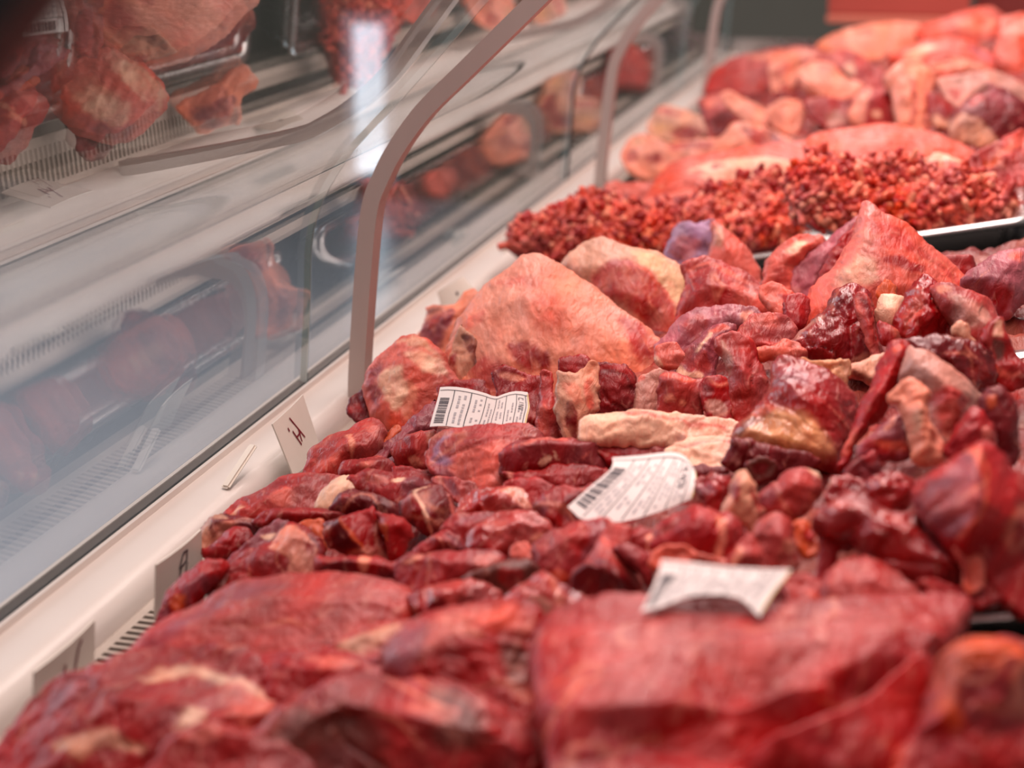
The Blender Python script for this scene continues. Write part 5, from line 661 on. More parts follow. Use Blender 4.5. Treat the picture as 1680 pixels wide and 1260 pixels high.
m('lamb_rump','dark rose muscle under the blue-violet cone, upper centre',None,'P',(-0.1476,1.1200,0.9675),44,[(-30.7,-25.2),(-24.7,0.9),(-18.7,14.1),(-25.7,25.7),(-6.5,31.8),(6.2,27.3),(22.7,17.2),(35.8,4.5),(44,-13.7),(26.3,-23.8),(8.7,-19.5),(-13.6,-20.9),(-24.6,-31)],[[(-19.1,-8.7,8),(-7.5,-0.4,13),(7.8,-4.3,12),(23.4,-10.9,8)]],[([(-20.2,-0.8),(-14.6,13.1),(-0.8,14.3),(8.4,3.8),(5.5,-12.2),(-2.3,-12.2),(-10.4,-0.8),(-18.8,-12.2)],'R',2),([(-24.1,18.9),(-7.1,24.8),(18.7,11.3),(26.8,1.5),(11.6,8.4),(-9.3,20.1)],'O2',1.4),([(9.2,1.5),(22.8,-0.8),(33.5,-14.5),(12,-16.8)],'P2',2.4)],dict(R=9,T=25,s=1.5))
m('lamb_flank','translucent violet membrane sheet in the upper centre of the pile',None,'V2',(-0.1387,1.0257,0.9693),36,[(-37.1,-15.3),(-21.1,8.5),(-5.6,18.9),(15.3,19.5),(31.2,20.1),(33.3,9.7),(22.7,0.8),(3.8,-2.2),(-13.9,-18.2),(-25.7,-19.7)],[[(-23.7,-8.9,4),(-7.1,1,6),(13.2,5.3,5)]],[([(20.4,11.9),(28,15.4),(29,6.1),(21.4,1.4)],'F2',0.9),([(-16.8,-2.1),(-6.2,7.2),(-2.1,1.4),(-12.6,-7.8)],'P',1.8)],dict(R=5,T=14,s=1.38))
m('lamb_trimming','coral trimming above the upright beef column',None,'P',(-0.0997,0.9952,0.9791),42,[(-17.7,3.1),(-7.5,14.1),(6.8,14.1),(15.1,11.4),(19.8,-0.8),(5.5,-13.9),(-20.3,-6.1)],[],[([(-9.2,9.1),(4.9,10.2),(7.6,0.8),(-6.2,2.9)],'P2',1.8)],dict(R=6,T=16,lump=1.4,s=1.33))
m('lamb_trimming','red curled trimming left of the tall pale cone',None,'O2',(-0.0987,1.0653,0.9783),44,[(-15.7,13.2),(-3.1,18.9),(9.2,8.7),(14.4,-14.5),(2.1,-18.6),(-7,-6.3)],[],[([(-3.8,9.2),(5.2,5.9),(9.5,-10.3),(0.8,-3.8)],'R',1.7)],dict(R=6,T=16,lump=1.5,s=1.42))
m('lamb_trimming','pale pink fatty lump between the rose muscle and tall cone',None,'P2',(-0.1031,1.1832,0.9744),48,[(-21.3,5.1),(-9.3,19.7),(5.2,27.6),(24.2,27.6),(25.3,19.7),(12.1,7.6),(2,-2.3),(-1,-21.3),(-12.4,-27.1),(-21.8,-19.9)],[[(-10.6,-0.6,7),(2.8,7.5,9),(12.9,13.8,6)]],[([(-9.1,9.5),(1.7,17.7),(9.7,15.3),(-1.2,6)],'F',1.7),([(-16.1,-4.4),(-3.8,-2.1),(-4.9,-18.2),(-14.9,-17)],'P',1.9)],dict(R=9,T=22,lump=1.3,s=1.57))
m('lamb_trimming','deep red scraps at the left foot of the tall pale cone',None,'S',(-0.0861,1.0419,0.9808),50,[(-8.5,10.7),(4.5,12.8),(9.3,4.4),(3.8,-12.6),(-8.9,-12.6)],[],[],dict(R=4,T=14,s=1.39))
m('membrane',None,('lamb_breast', 'tall pale cone-shaped breast with violet flap, upper right centre'),'V2',(-0.0809,1.1917,0.9848),50,[(-27.3,-24.5),(-25.5,-13),(-13.1,-0.7),(-2.4,10),(15.4,24.3),(30.5,38.2),(31.2,26.1),(21.2,13),(13.4,-1.4),(-0.7,-13),(-7,-24.5),(-14.5,-37.3),(-22.5,-35.2)],[[(-18.9,-19.8,6),(-4.1,-5.1,8),(15.1,14.8,5)]],[],dict(R=6,T=18,s=1.57))
m('red_edge',None,'lamb_breast','R',(-0.0684,1.1533,0.9893),52,[(-21.2,-26.2),(-12.9,-4.3),(1.5,17.3),(15.5,32.2),(23.5,37.9),(19,21.9),(11.4,6),(-2.9,-15.3),(-11.1,-26.2),(-21.3,-37)],[],[([(-19.1,-20.9),(-11.7,-12.3),(-9.1,-16.6),(-17.6,-27.3)],'P2',1.2)],dict(R=5,T=14,lump=1.8,s=1.52))
m('body',None,'lamb_breast','P2',(-0.0325,1.0923,0.9945),56,[(-63.9,-39.5),(-58.7,-24.6),(-51.3,-7.1),(-43.8,1),(-34.2,9.2),(-25.2,25.2),(-18.6,42.9),(-14.6,53.2),(-3.6,45.6),(9.7,38.2),(16.4,32),(25.8,21.6),(35.3,12.8),(44.7,3.5),(54,-7.1),(63.2,-17.1),(70.2,-35.8),(50.1,-49.3),(10.1,-51.8),(-19.7,-51.8),(-49.4,-49.3)],[[(-16.7,36.9,6),(-21.3,15.8,14),(-30.7,-3.7,14),(-44.9,-25.5,10)],[(-6.3,23.4,10),(4.1,5.3,16),(20.4,-8.3,16),(38.5,-22.3,12)],[(-12.5,-13.7,20),(5.3,-17.5,20)]],[([(-10.9,3.2),(-0.5,6.3),(11.1,1.2),(19.1,-3.2),(7,-5.7),(-3.8,-2.2)],'R',1.3),([(-13.6,33.9),(-0.7,31.9),(16.7,15),(27,4.1),(10.6,7.1),(-7.7,10.1),(-16.3,19)],'P',3.2),([(-38,-3.7),(-20.8,7.1),(-12.9,0.2),(-14.6,-12.5),(-40.7,-19.3)],'T',3.4),([(24.2,4.1),(46.1,-10.6),(54.6,-19.3),(36.9,-11.5)],'P',1.9)],dict(R=12,T=45,lump=0.6,fac=0,s=1.44))
m('lamb_knuckle','pinkish violet knuckle at the far right beside the steel tray',None,'V2',(0.0345,1.0481,1.0049),55,[(-25.4,1.1),(-17.1,9.9),(-7.8,17.4),(3.1,21.4),(12.9,23.7),(23.3,22.2),(20.6,-6.1),(11.4,-13.3),(1.5,-23.3),(-6.2,-19.2),(-13.7,-7.3)],[[(-18.2,-0.7,7),(-7,4.7,12),(6,7.4,10)],[(-8.9,-10.4,8),(-0.6,-7.5,10)]],[([(-14.5,-2.5),(-3.5,-6.2),(3,-11.8),(-1.2,-20.1),(-8.6,-15.5)],'R',2.4),([(2,16.3),(12.6,17.2),(8.2,6.9)],'P2',1.6)],dict(R=10,T=28,s=1.38))
m('lamb_trimming','small dark red lobe between the pale cone and the knuckle',None,'R',(0.0101,1.1309,0.9940),45,[(-15.5,8.5),(-2.8,10.2),(8,9.9),(13,2.6),(6,-10.1),(-7.2,-8.7)],[],[([(4.2,6.9),(10.3,2.4),(6.6,-4.3)],'S',1.2)],dict(R=6,T=14,s=1.49))
m('slab',None,('pork_belly', 'pork belly slab with a broad cream fat face behind the mince'),'P2',(-0.2110,1.6879,0.9458),26,[(-100.2,-57.2),(-72.1,9.7),(-52.1,30),(2.2,45.9),(47.1,55.8),(89.7,63.2),(91.1,32.6),(79.5,-9.3),(61.1,-34.9),(-5.4,-34.9),(-51.3,-43.3),(-82.4,-59.9)],[[(-68.8,-33.2,8),(-33.6,-14.8,12),(10.2,-3,14),(60.1,4.7,12)]],[([(-48,-6.6),(-23.8,8),(12.9,13.4),(41.6,11),(70.1,-4.2),(59.7,-30.6),(22.7,-30.6),(-8.1,-25.8),(-33.6,-23.4)],'F',1.8),([(-24.8,-4.2),(-17,3.1),(-10.2,-1.7),(-18,-7.8)],'V',1.5),([(-68.1,-28.2),(-38,-6.6),(-26.9,-11.4),(-48.2,-28.2),(-63.3,-40)],'P2',2.1),([(-69.4,-4.2),(0,30.8),(81.7,47.4),(80,27.8),(-1.4,15.4),(-45.9,3.1)],'O2',2.1)],dict(R=12,T=30,fac=0,s=2.22))
m('rind_strip',None,'pork_belly','O2',(-0.2461,1.5815,0.9398),32,[(-56.3,-7.9),(-24.9,9.3),(22.8,22.8),(53.8,24.9),(49.5,-7.9),(5.4,-17.4),(-6.5,-22.1),(-44.1,-24.4)],[],[],dict(R=10,T=20,s=2.1))
m('pork_trimming','pale pork trimmings beside the second upright post',None,'P2',(-0.3122,1.6833,0.9236),36,[(-30.8,-7.4),(-26.1,20.2),(-14.1,24.4),(-6.5,18.1),(17.1,20.2),(42.4,24.4),(38.3,6.8),(15.7,-9.8),(-6.6,-24),(-26.7,-24)],[],[([(-25.5,16),(-13.6,20.1),(-11.1,8),(-23.1,1.9)],'O2',1.8)],dict(R=8,T=18,lump=2,s=2.24))
m('pork_loin','flat coral pink pork loin right of the fat-faced belly',None,'O2',(-0.0595,1.6820,0.9761),24,[(-82.8,16.8),(-70,33.9),(-30.6,44.7),(-8.2,51.9),(23,47.3),(52.4,33.9),(68.4,15.4),(85.4,3.4),(76.4,-26.4),(44.7,-38),(25.6,-46.7),(-30.2,-49.6),(-68.5,-32.2),(-79.3,-2.6)],[[(-63.4,-9.1,6),(-29.5,-2.6,10),(10.4,-4.2,11),(40.9,-14.7,8)]],[([(-67.8,16),(-32,28.9),(-10.9,36.7),(24.3,26.3),(-5.7,16),(-48.8,10.9)],'P2',2.9)],dict(R=12,T=25,fac=0,s=2.19))
m('pork_trimming','grey violet tip between the belly and the coral loin',None,'M',(-0.1331,1.7310,0.9644),55,[(-8.6,17.3),(3.5,12.3),(14.1,-5.7),(7.3,-17.2),(-6.5,-15.3),(-10.1,3.3)],[],[],dict(R=4,T=10,s=2.26))
m('fat_trimming','pale fold of fat at the right end of the coral loin',None,'F',(-0.0005,1.5354,0.9909),42,[(-27.8,2.2),(-10.6,20.4),(8.4,10.5),(26.1,6.3),(21.7,-10.7),(0.3,-20.2),(-19.6,-18.3)],[],[([(-12,8.2),(9,3.3),(1.6,-4.7),(-13.2,-1.5)],'P2',1.9)],dict(R=7,T=14,s=2.0))
m('beef_trimming','marbled red trimmings at the far right edge above the mince tray',None,'P',(0.0450,1.5282,0.9990),38,[(-31.2,9.3),(-15.4,16.3),(6,32.1),(25,41),(31.1,21.5),(23.1,-24),(-0.7,-39.7),(-32,-22.1)],[],[([(-27.6,8.2),(-18.3,11.6),(-21.4,-0.2),(-27.7,-0.2)],'S',2.1),([(-16.9,4.8),(-6,9.9),(-9,-8.6),(-17.2,-5.3)],'O',2.6),([(2.8,25.2),(22.4,35.6),(20.7,18.4),(4.1,9.9)],'P2',3.4)],dict(R=8,T=20,lump=3,s=1.99))
m('pork_rib','pork rib end with yellowish fat edge beside the third post',None,'T',(-0.3457,2.2136,0.9179),48,[(-48.2,-4.6),(-32.9,28.5),(-19.6,34.3),(8.2,23.4),(30,15.1),(41.7,6.5),(44.4,-20.6),(25.7,-33.9),(-10.2,-33.9),(-39.7,-20.6)],[[(-31.5,6.2,5),(-5.5,1.9,8),(24.5,-5.7,6)]],[([(-34.6,19.8),(-19.1,27.7),(3.1,13),(-16,8.5)],'P',2.7),([(-42.8,1.7),(-27.6,4),(-9.3,-11.7),(-35.8,-13.9)],'Y',2.7),([(-16.8,-11.7),(17.5,-5),(30.1,-16.2),(16.4,-27.3),(-9.8,-25.1)],'R',2.3)],dict(R=6,T=18,s=2.91))
m('pork_rib','pork rib slab with red cut end nearest the second post',None,'F2',(-0.3145,1.9354,0.9231),36,[(-58.1,4.5),(-42.7,34.6),(-27.2,40.1),(-3.2,21.3),(22,26.1),(58,30.9),(71.2,16.5),(55.3,-6.5),(19.3,-17.5),(4.6,-28.4),(-10,-39.2),(-34.2,-33.8),(-52.7,-14.7)],[[(-41.1,5.2,5),(-18.2,-0.1,8),(18.4,0.9,7)]],[([(-52.5,6.1),(-39,10.8),(-34.6,-3.2),(-48.1,-7.8)],'R',2),([(-31.3,-3.2),(-14.5,-0.8),(-8.6,-14.7),(-25.2,-14.7)],'R',2),([(-41.6,27.2),(-24.6,31.9),(-30.3,17.8),(-42.1,15.5)],'Y',2),([(-3.8,13.1),(53.7,22.5),(46,8.5),(2.1,-0.8)],'P',3)],dict(R=6,T=20,s=2.56))
m('pork_rib','triangular pork rib cut showing a red face above the belly',None,'F2',(-0.2184,1.9263,0.9463),45,[(-49.2,-9),(-20.1,28.3),(5,25.2),(25.3,15.8),(48.3,-1.8),(26.1,-20.8),(-3.5,-25.5),(-33,-27.9)],[[(-20.2,11.3,6),(-15.1,-6.9,9),(-9.2,-20.6,6)]],[([(-17.7,16.4),(3.6,16.4),(26.4,-7.7),(-1.7,-13.6)],'R',1.7),([(7,18.4),(22.9,12.3),(41.2,-5.7),(28,-7.7)],'V',2.3)],dict(R=6,T=18,s=2.52))
m('pork_rib','dark and pale rib piece standing behind the triangular rib cut',None,'P',(-0.2783,2.1725,0.9333),50,[(-31.9,0.7),(-42.3,32),(-4.4,43.1),(16.5,28.6),(45.2,14.3),(45.7,-9.5),(12.3,-14.6),(-12.5,-42.4),(-27.8,-37.4)],[[(-25.4,7.5,6),(-3.3,12.7,8),(18.6,3.3,6)]],[([(-25.1,1.8),(-2.6,10.4),(8,1.8),(-8.1,-25.9),(-22.6,-23.8)],'D',3),([(-38.8,27.6),(-5.1,36.3),(5.5,25.5),(-24.7,12.5)],'O2',2.6)],dict(R=7,T=20,s=2.85))
m('pork_rib','pale diagonal fat strip across the far ribs',None,'F2',(-0.2355,2.0845,0.9459),45,[(-39.9,43.3),(-29.2,47.8),(-11.2,34.2),(8.8,22.9),(20.3,-0.6),(42.4,-29),(50.3,-46.8),(25.3,-34.1),(-4.7,-11),(-23.8,11.7),(-36.1,27.4)],[],[],dict(R=5,T=12,s=2.73))
m('fat_trimming','round pale pink blob of fat among the far ribs',None,'F2',(-0.1963,2.0765,0.9527),48,[(-28.5,10.3),(-6,28.5),(18,25.3),(23.7,1.3),(6.8,-28.2),(-12.8,-18.4)],[],[],dict(R=9,T=16,s=2.71))
m('pork_rib','pale upright rib wedge left in the far heap',None,'F2',(-0.2470,2.5621,0.9416),52,[(-25.6,25),(7.4,42.8),(26.4,36.4),(24.9,12.3),(3.4,-24.8),(-11.1,-42.3),(-23.4,-19)],[],[([(-9.3,-11.6),(3.8,-6.7),(6.8,-28.7),(-6.1,-31.2)],'S',2.6),([(-16.4,15.5),(5.8,27.9),(9.2,13),(-13.3,-6.7)],'P2',4.4)],dict(R=7,T=18,s=3.33))
m('pork_rib','curved pale rib with a coral hollow in the far heap',None,'F2',(-0.1636,2.3574,0.9593),46,[(-49.8,26),(-26.8,39.8),(2.4,38),(14.9,13.6),(43,2.2),(42.6,-25),(20.6,-39.2),(-9.6,-30.7),(-37,-10.7)],[[(-37,9.8,6),(-14.9,-3.7,8),(17.2,-19,6)]],[([(-22.8,30.5),(0.7,29.3),(3.5,15.9),(-18.1,15.9)],'O2',3.2)],dict(R=8,T=18,s=3.06))
m('pork_rib','rosy violet rib end in the middle of the far heap',None,'P',(-0.1413,2.5107,0.9637),46,[(-41.9,26.8),(-7.7,38.3),(18.8,13.6),(40.4,-1.3),(36.3,-31.7),(3,-37.8),(-14.3,-10.4),(-35.2,1.7)],[],[([(-7.4,-5.7),(14.3,4.6),(31.7,-8.3),(11.6,-23.6)],'R',3.4),([(-18.7,7.1),(-6,9.7),(-4,-13.4),(-16.1,-10.8)],'F',3)],dict(R=8,T=18,s=3.25))
m('pork_trimming','brownish rib scrap low in the far heap',None,'R',(-0.1484,2.0750,0.9603),50,[(-30.5,18.6),(-3.3,24.9),(27.6,18.6),(27.1,-12.7),(0.5,-24.7),(-20.3,-7.9)],[],[([(-1.9,-3.3),(12.2,0.7),(31.6,-17.4),(13.7,-25.4),(-1.2,-17.4)],'M',2.5)],dict(R=6,T=16,s=2.7))
m('pork_rib','triangular rib cut with pale left border in the far heap',None,'R',(-0.0880,2.0132,0.9744),55,[(-39.3,-8.8),(-19.5,24.7),(-3,37.7),(12.1,31.4),(25.4,4.7),(30.5,-11),(20.8,-35.1),(-7.5,-37.3),(-21,-28.5)],[[(-12.5,16.6,7),(-17.5,-6.1,8),(-19.6,-22.9,5)]],[([(-38.2,-10.2),(-19.5,21.2),(-3.7,33.4),(-12,8.2),(-19.1,-24.9),(-27.2,-21.3)],'F2',1.4),([(-9.6,-6.5),(0.6,-2.9),(1.5,-13.9),(-6.9,-15.8)],'T',2.4)],dict(R=6,T=18,s=2.61))
m('pork_belly_strips','bundle of pale striped belly strips drooping in the far heap',None,'F2',(-0.0483,1.9992,0.9843),52,[(-20,-45.9),(-23,15.1),(-33.2,34.6),(-15.5,54.2),(13.1,58.2),(32.1,32.7),(23.5,15.1),(22.6,-14.8),(13.7,-56.9),(-10.4,-54.7)],[[(-18.8,30.4,6),(-11.6,5.9,9),(-12.2,-26.5,7)],[(4,33,8),(8.1,5.9,9),(4,-28.3,7)]],[([(-3.3,25.7),(1.6,25.7),(1.1,-0.7),(-3.4,-34.3),(-8.3,-34.3),(-3.9,-0.7)],'P',1.7),([(12.2,14.3),(18.5,10.6),(12.6,-38),(7.7,-38)],'P',1.7)],dict(R=10,T=22,lump=2,grain=80,s=2.59))
m('pork_trimming','dark red sliver right of the drooping belly strips',None,'R',(-0.0142,1.9031,0.9902),50,[(-14.8,24.4),(-0.6,24.4),(16.5,3.8),(11.2,-24.2),(-11.5,-19.9)],[],[([(-12.9,-2.8),(8.2,-10.1),(6.8,-24.6),(-13.1,-21)],'T',2)],dict(R=5,T=14,s=2.47))
m('beef_brisket','dark red brisket end with pale underside at the far right',None,'D',(0.0304,1.7903,0.9991),48,[(-38.8,2.8),(-19.4,23.5),(-2.8,32.5),(14.1,42.5),(45.6,19),(49.7,-21.2),(10.9,-35.5),(-2.1,-41.6),(-22.9,-35.5),(-38.5,-23.2)],[[(-26.9,-0.8,8),(-7.3,5.6,14),(21.1,-3.4,12)],[(-29.7,-17.2,12),(-7.1,-26.2,10)]],[([(-41,-6.3),(-25.5,2.3),(-7.1,-15),(7.1,-30.4),(-4.3,-40.6),(-38.9,-27)],'T',1.4),([(-22.8,12.8),(-5.3,25.1),(-0.5,16.3),(-16.3,5.8)],'P',2.2),([(-2.4,25.1),(13.3,33.9),(31.3,12.8),(10.6,11.1)],'V',2.5)],dict(R=8,T=28,s=2.32))
m('beef_loin','smooth dark pink loin at the far left end of the case',None,'P',(-0.2802,2.6816,0.9320),40,[(-110.9,-42.5),(-93.8,8.5),(-55.8,36.1),(-2.2,50.7),(61.2,58.7),(105.5,36.1),(84.3,5.7),(42.6,-12.5),(15.3,-39.5),(-40.6,-57.3)],[[(-74.8,-17.5,8),(-17.7,0.2,12),(49.8,14.2,8)]],[([(-47.5,26.9),(53.7,46.2),(80.3,26.9),(3.5,14)],'F2',5.8)],dict(R=12,T=30,fac=0,s=3.49))
m('pork_fat_slab','wide pale pork fat slab at the far back',None,'F2',(-0.1306,2.8443,0.9659),38,[(-106.9,-6.2),(-58.6,28.7),(-12.2,42.5),(38.8,50.1),(80.3,42.5),(90.2,15.7),(59.1,-21.8),(19.1,-45.2),(-32.8,-49),(-72.8,-33.5)],[[(-71.3,-12.9,7),(-19.8,-3.9,11),(39.7,4.8,9)]],[([(-34.1,19.5),(-9.9,26.2),(-7.7,6.2),(-29,2.9)],'O2',3.4),([(-88.3,-7),(-58.2,12.9),(-47.6,-16.8),(-67.2,-26.7)],'M',3.9)],dict(R=12,T=25,s=3.68))
m('pork_ham','pale pink pork ham mound topping the far right heap',None,'P2',(0.0121,2.8151,0.9964),42,[(-91.7,-0.1),(-22.9,27.4),(10.8,43.1),(40.1,43.7),(57,26.4),(64.6,-3.6),(44.3,-43),(3.6,-43),(-31.8,-39.4),(-77.3,-39.4)],[[(-58.7,-23.6,7),(-12.9,-8.1,13),(29.7,0.7,10)]],[([(-27.7,-3.3),(25.2,17.9),(41.6,5.8),(24.5,-18.4),(-20.7,-18.4)],'F2',4.8),([(-0.7,11.9),(24.3,11.9),(17.2,-6.3),(-0.9,-6.3)],'O2',4.3)],dict(R=14,T=35,s=3.63))
m('pork_fat_slab','long pink fat fold with violet sheen across the far heap',None,'P2',(0.0021,2.3525,0.9954),40,[(-102.5,6.9),(-54.4,33.2),(-7.9,44.1),(26.9,29.7),(49.3,2.9),(72.5,-17.2),(64.3,-43.2),(40.6,-40.1),(14.3,-27.9),(-14.8,-34),(-42.5,-31),(-61.1,-18.7)],[[(-77.5,-5.1,6),(-34.9,6.6,10),(5.5,-5.4,9),(40.7,-28.2,6)]],[([(6.4,15.1),(22.5,20.3),(45,-8.3),(29.3,-10.9)],'V2',2.8),([(-83.6,-0.5),(-46.5,20.3),(-28.1,15.1),(-61.4,-5.7)],'F',3.6)],dict(R=10,T=22,s=3.04))
m('pork_trimming','row of small red and cream knobs under the long pink fold',None,'F2',(0.0023,2.2533,0.9975),50,[(-41.1,11.9),(-11.1,19.6),(17.1,9.6),(37.4,-1.5),(31.8,-16.9),(-3.4,-19.5),(-32.2,-16.9)],[],[([(-37.4,12.2),(-14.9,16.6),(-8.2,10.1),(-34.3,5.7)],'S',1.9),([(-35.3,-5.1),(-2.4,-5.1),(30.8,-2.9),(26.2,-11.5),(-28.9,-13.7)],'S',1.9)],dict(R=6,T=14,lump=3,s=2.92))
m('pork_flank','violet pink flank fold at the right of the far heap',None,'M',(0.0313,1.9918,1.0013),44,[(-54.5,20.5),(-17.4,26.4),(14.4,30.7),(35.1,18.4),(51.3,-1.1),(43.6,-30.2),(12.1,-10.9),(-7.5,-3.6),(-30.9,-25.4),(-44.5,-10.9)],[[(-41.5,0.9,6),(-5.8,5.4,8),(24.9,-9.3,6)]],[([(-42.9,6.8),(-27.2,2.7),(-32.5,-13.6),(-41.4,-7.5)],'R',2.4),([(-4.3,4.8),(20.8,-1.4),(19.1,-13.6),(0.8,-5.5)],'V2',2.4)],dict(R=8,T=20,s=2.58))
m('pork_ham','orange pink haunch at the far right edge of the heap',None,'O2',(0.0669,2.3398,1.0074),48,[(-26.8,6.3),(-16,30),(-8.2,61),(15,68.2),(38.7,63.4),(21.8,-66.5),(6.7,-61.2),(-6.1,-37.1),(-20.1,-20.9)],[[(-10,25,8),(-3.8,-7.6,12),(5.1,-34.1,8)]],[([(-10.6,53),(11,58.8),(29,50.7),(17.6,20.6),(-7.7,29.8)],'M',4)],dict(R=12,T=28,s=3.03))
mince('ground_meat','loose coral heap of coarse ground meat spread across the left of the mince tray',(-0.2484,1.4943,0.9363),24,[(-142.2,-38.7),(-131.3,-12.8),(-107.8,0.4),(-83.8,19.4),(-65.2,33.4),(-38.8,26.4),(-17.1,14.8),(13.9,19.4),(37.4,33.4),(70.9,59.7),(106.5,59.7),(138.3,52.4),(143.9,10.2),(131.2,-23.2),(74.8,-38.7),(19.8,-48.8),(-34.6,-56.4),(-101.7,-51.3)])
mince('ground_meat','taller mound of coarse ground meat at the right end of the mince tray',(-0.0376,1.4238,0.9835),36,[(-97.6,12.9),(-85.6,31.6),(-71.5,43.6),(-48.7,40.1),(-31.3,35),(-10.2,38.4),(12.2,33.3),(34.5,28.1),(54.2,23),(67.6,11.2),(80.6,-2.1),(94.1,-11.7),(97,-23.2),(53.2,-30.8),(2.1,-38.3),(-48.1,-42),(-89.8,-23.2)])

# ------------------------------------------------------------------ price cards
CARDS=[[(-0.3715, 0.9042, 0.894), (-0.3708, 0.9502, 0.894), (-0.3821, 0.9502, 0.9309), (-0.3838, 0.9042, 0.9263)], [(-0.3598, 0.6922, 0.897), (-0.3591, 0.7458, 0.897), (-0.3583, 0.7458, 0.9231), (-0.3572, 0.6922, 0.9258)], [(-0.368, 0.5907, 0.897), (-0.3664, 0.6427, 0.897), (-0.3644, 0.6427, 0.9184), (-0.3656, 0.5907, 0.9171)], [(-0.3878, 1.2755, 0.9), (-0.3845, 1.3541, 0.9), (-0.3951, 1.3541, 0.9126), (-0.3932, 1.2755, 0.9184)], [(-0.3963, 1.4959, 0.9), (-0.3947, 1.5396, 0.9), (-0.3983, 1.5396, 0.9104), (-0.3975, 1.4959, 0.9138)]]
def card(corners, label, strokes, ink, width):
    a, b, c, d = [np.array(q) for q in corners]
    n = np.cross(b-a, d-a); n /= np.linalg.norm(n)
    if n[0] < 0: n = -n
    th = .0009; NU, NV = 4, 4; v = []; f = []
    for s in (0, 1):
        for j in range(NV+1):
            for i in range(NU+1):
                u, w = i/NU, j/NV; p = (a*(1-u)+b*u)*(1-w)+(d*(1-u)+c*u)*w
                v.append(p+n*(th*s+.0012*math.sin(u*3.1)))
    K = (NU+1)*(NV+1)
    for j in range(NV):
        for i in range(NU):
            q = [j*(NU+1)+i, j*(NU+1)+i+1, (j+1)*(NU+1)+i+1, (j+1)*(NU+1)+i]
            f.append(tuple(q[::-1])); f.append(tuple(K+x for x in q))
    rim = [i for i in range(NU+1)]+[j*(NU+1)+NU for j in range(1, NV+1)]+[NV*(NU+1)+i for i in range(NU-1, -1, -1)]+[j*(NU+1) for j in range(NV-1, 0, -1)]
    for i in range(len(rim)): x, y = rim[i], rim[(i+1) % len(rim)]; f.append((x, y, K+y, K+x))
    o = obj('price_card', mesh_from(v, f), M_card); tag(o, label, 'price card', 'price cards along the rail')
    if strokes:
        v = []; f = []
        U = np.linalg.norm(b-a); Hh = np.linalg.norm(d-a)
        for st in strokes:
            for k in range(len(st)-1):
                p, q = np.array(st[k]), np.array(st[k+1]); dd = (q-p)*np.array((U, Hh)); L = np.linalg.norm(dd); nn = np.array((-dd[1], dd[0]))/L*width/2/np.array((U, Hh)); base = len(v)
                for (u, w) in (p-nn, q-nn, q+nn, p+nn): v.append((a*(1-u)+b*u)*(1-w)+(d*(1-u)+c*u)*w+n*(th+.0012*math.sin(u*3.1)+.0003))
                f.append((base, base+1, base+2, base+3))
        tag(obj('handwriting', mesh_from(v, f), ink, o), 'handwritten price mark')
    return o
card(CARDS[0], 'white price card with red handwriting leaning beside the pink muscle', [[(.28, .76), (.29, .69)], [(.40, .88), (.62, .42)], [(.52, .62), (.50, .40)], [(.36, .66), (.46, .36)], [(.40, .52), (.56, .55)]], M_ink_red, .0012)
card(CARDS[1], 'price card with a black handwritten figure beside the bright red strip', [[(.44, .60), (.52, .86), (.62, .86), (.60, .66), (.48, .62), (.44, .40), (.56, .38), (.62, .62)], [(.50, .30), (.40, .22)]], M_ink_black, .0013)
card(CARDS[2], 'yellowed price card with two slanted strokes at the front left', [[(.40, .25), (.46, .60)], [(.60, .10), (.68, .75), (.74, .85)]], M_ink_red, .0016)
card(CARDS[3], 'small price card with one dark dot behind the violet tail piece', [[(.45, .44), (.52, .48)]], M_ink_black, .003)
card(CARDS[4], 'farthest small price card on the rail near the ground meat', None, None, 0)

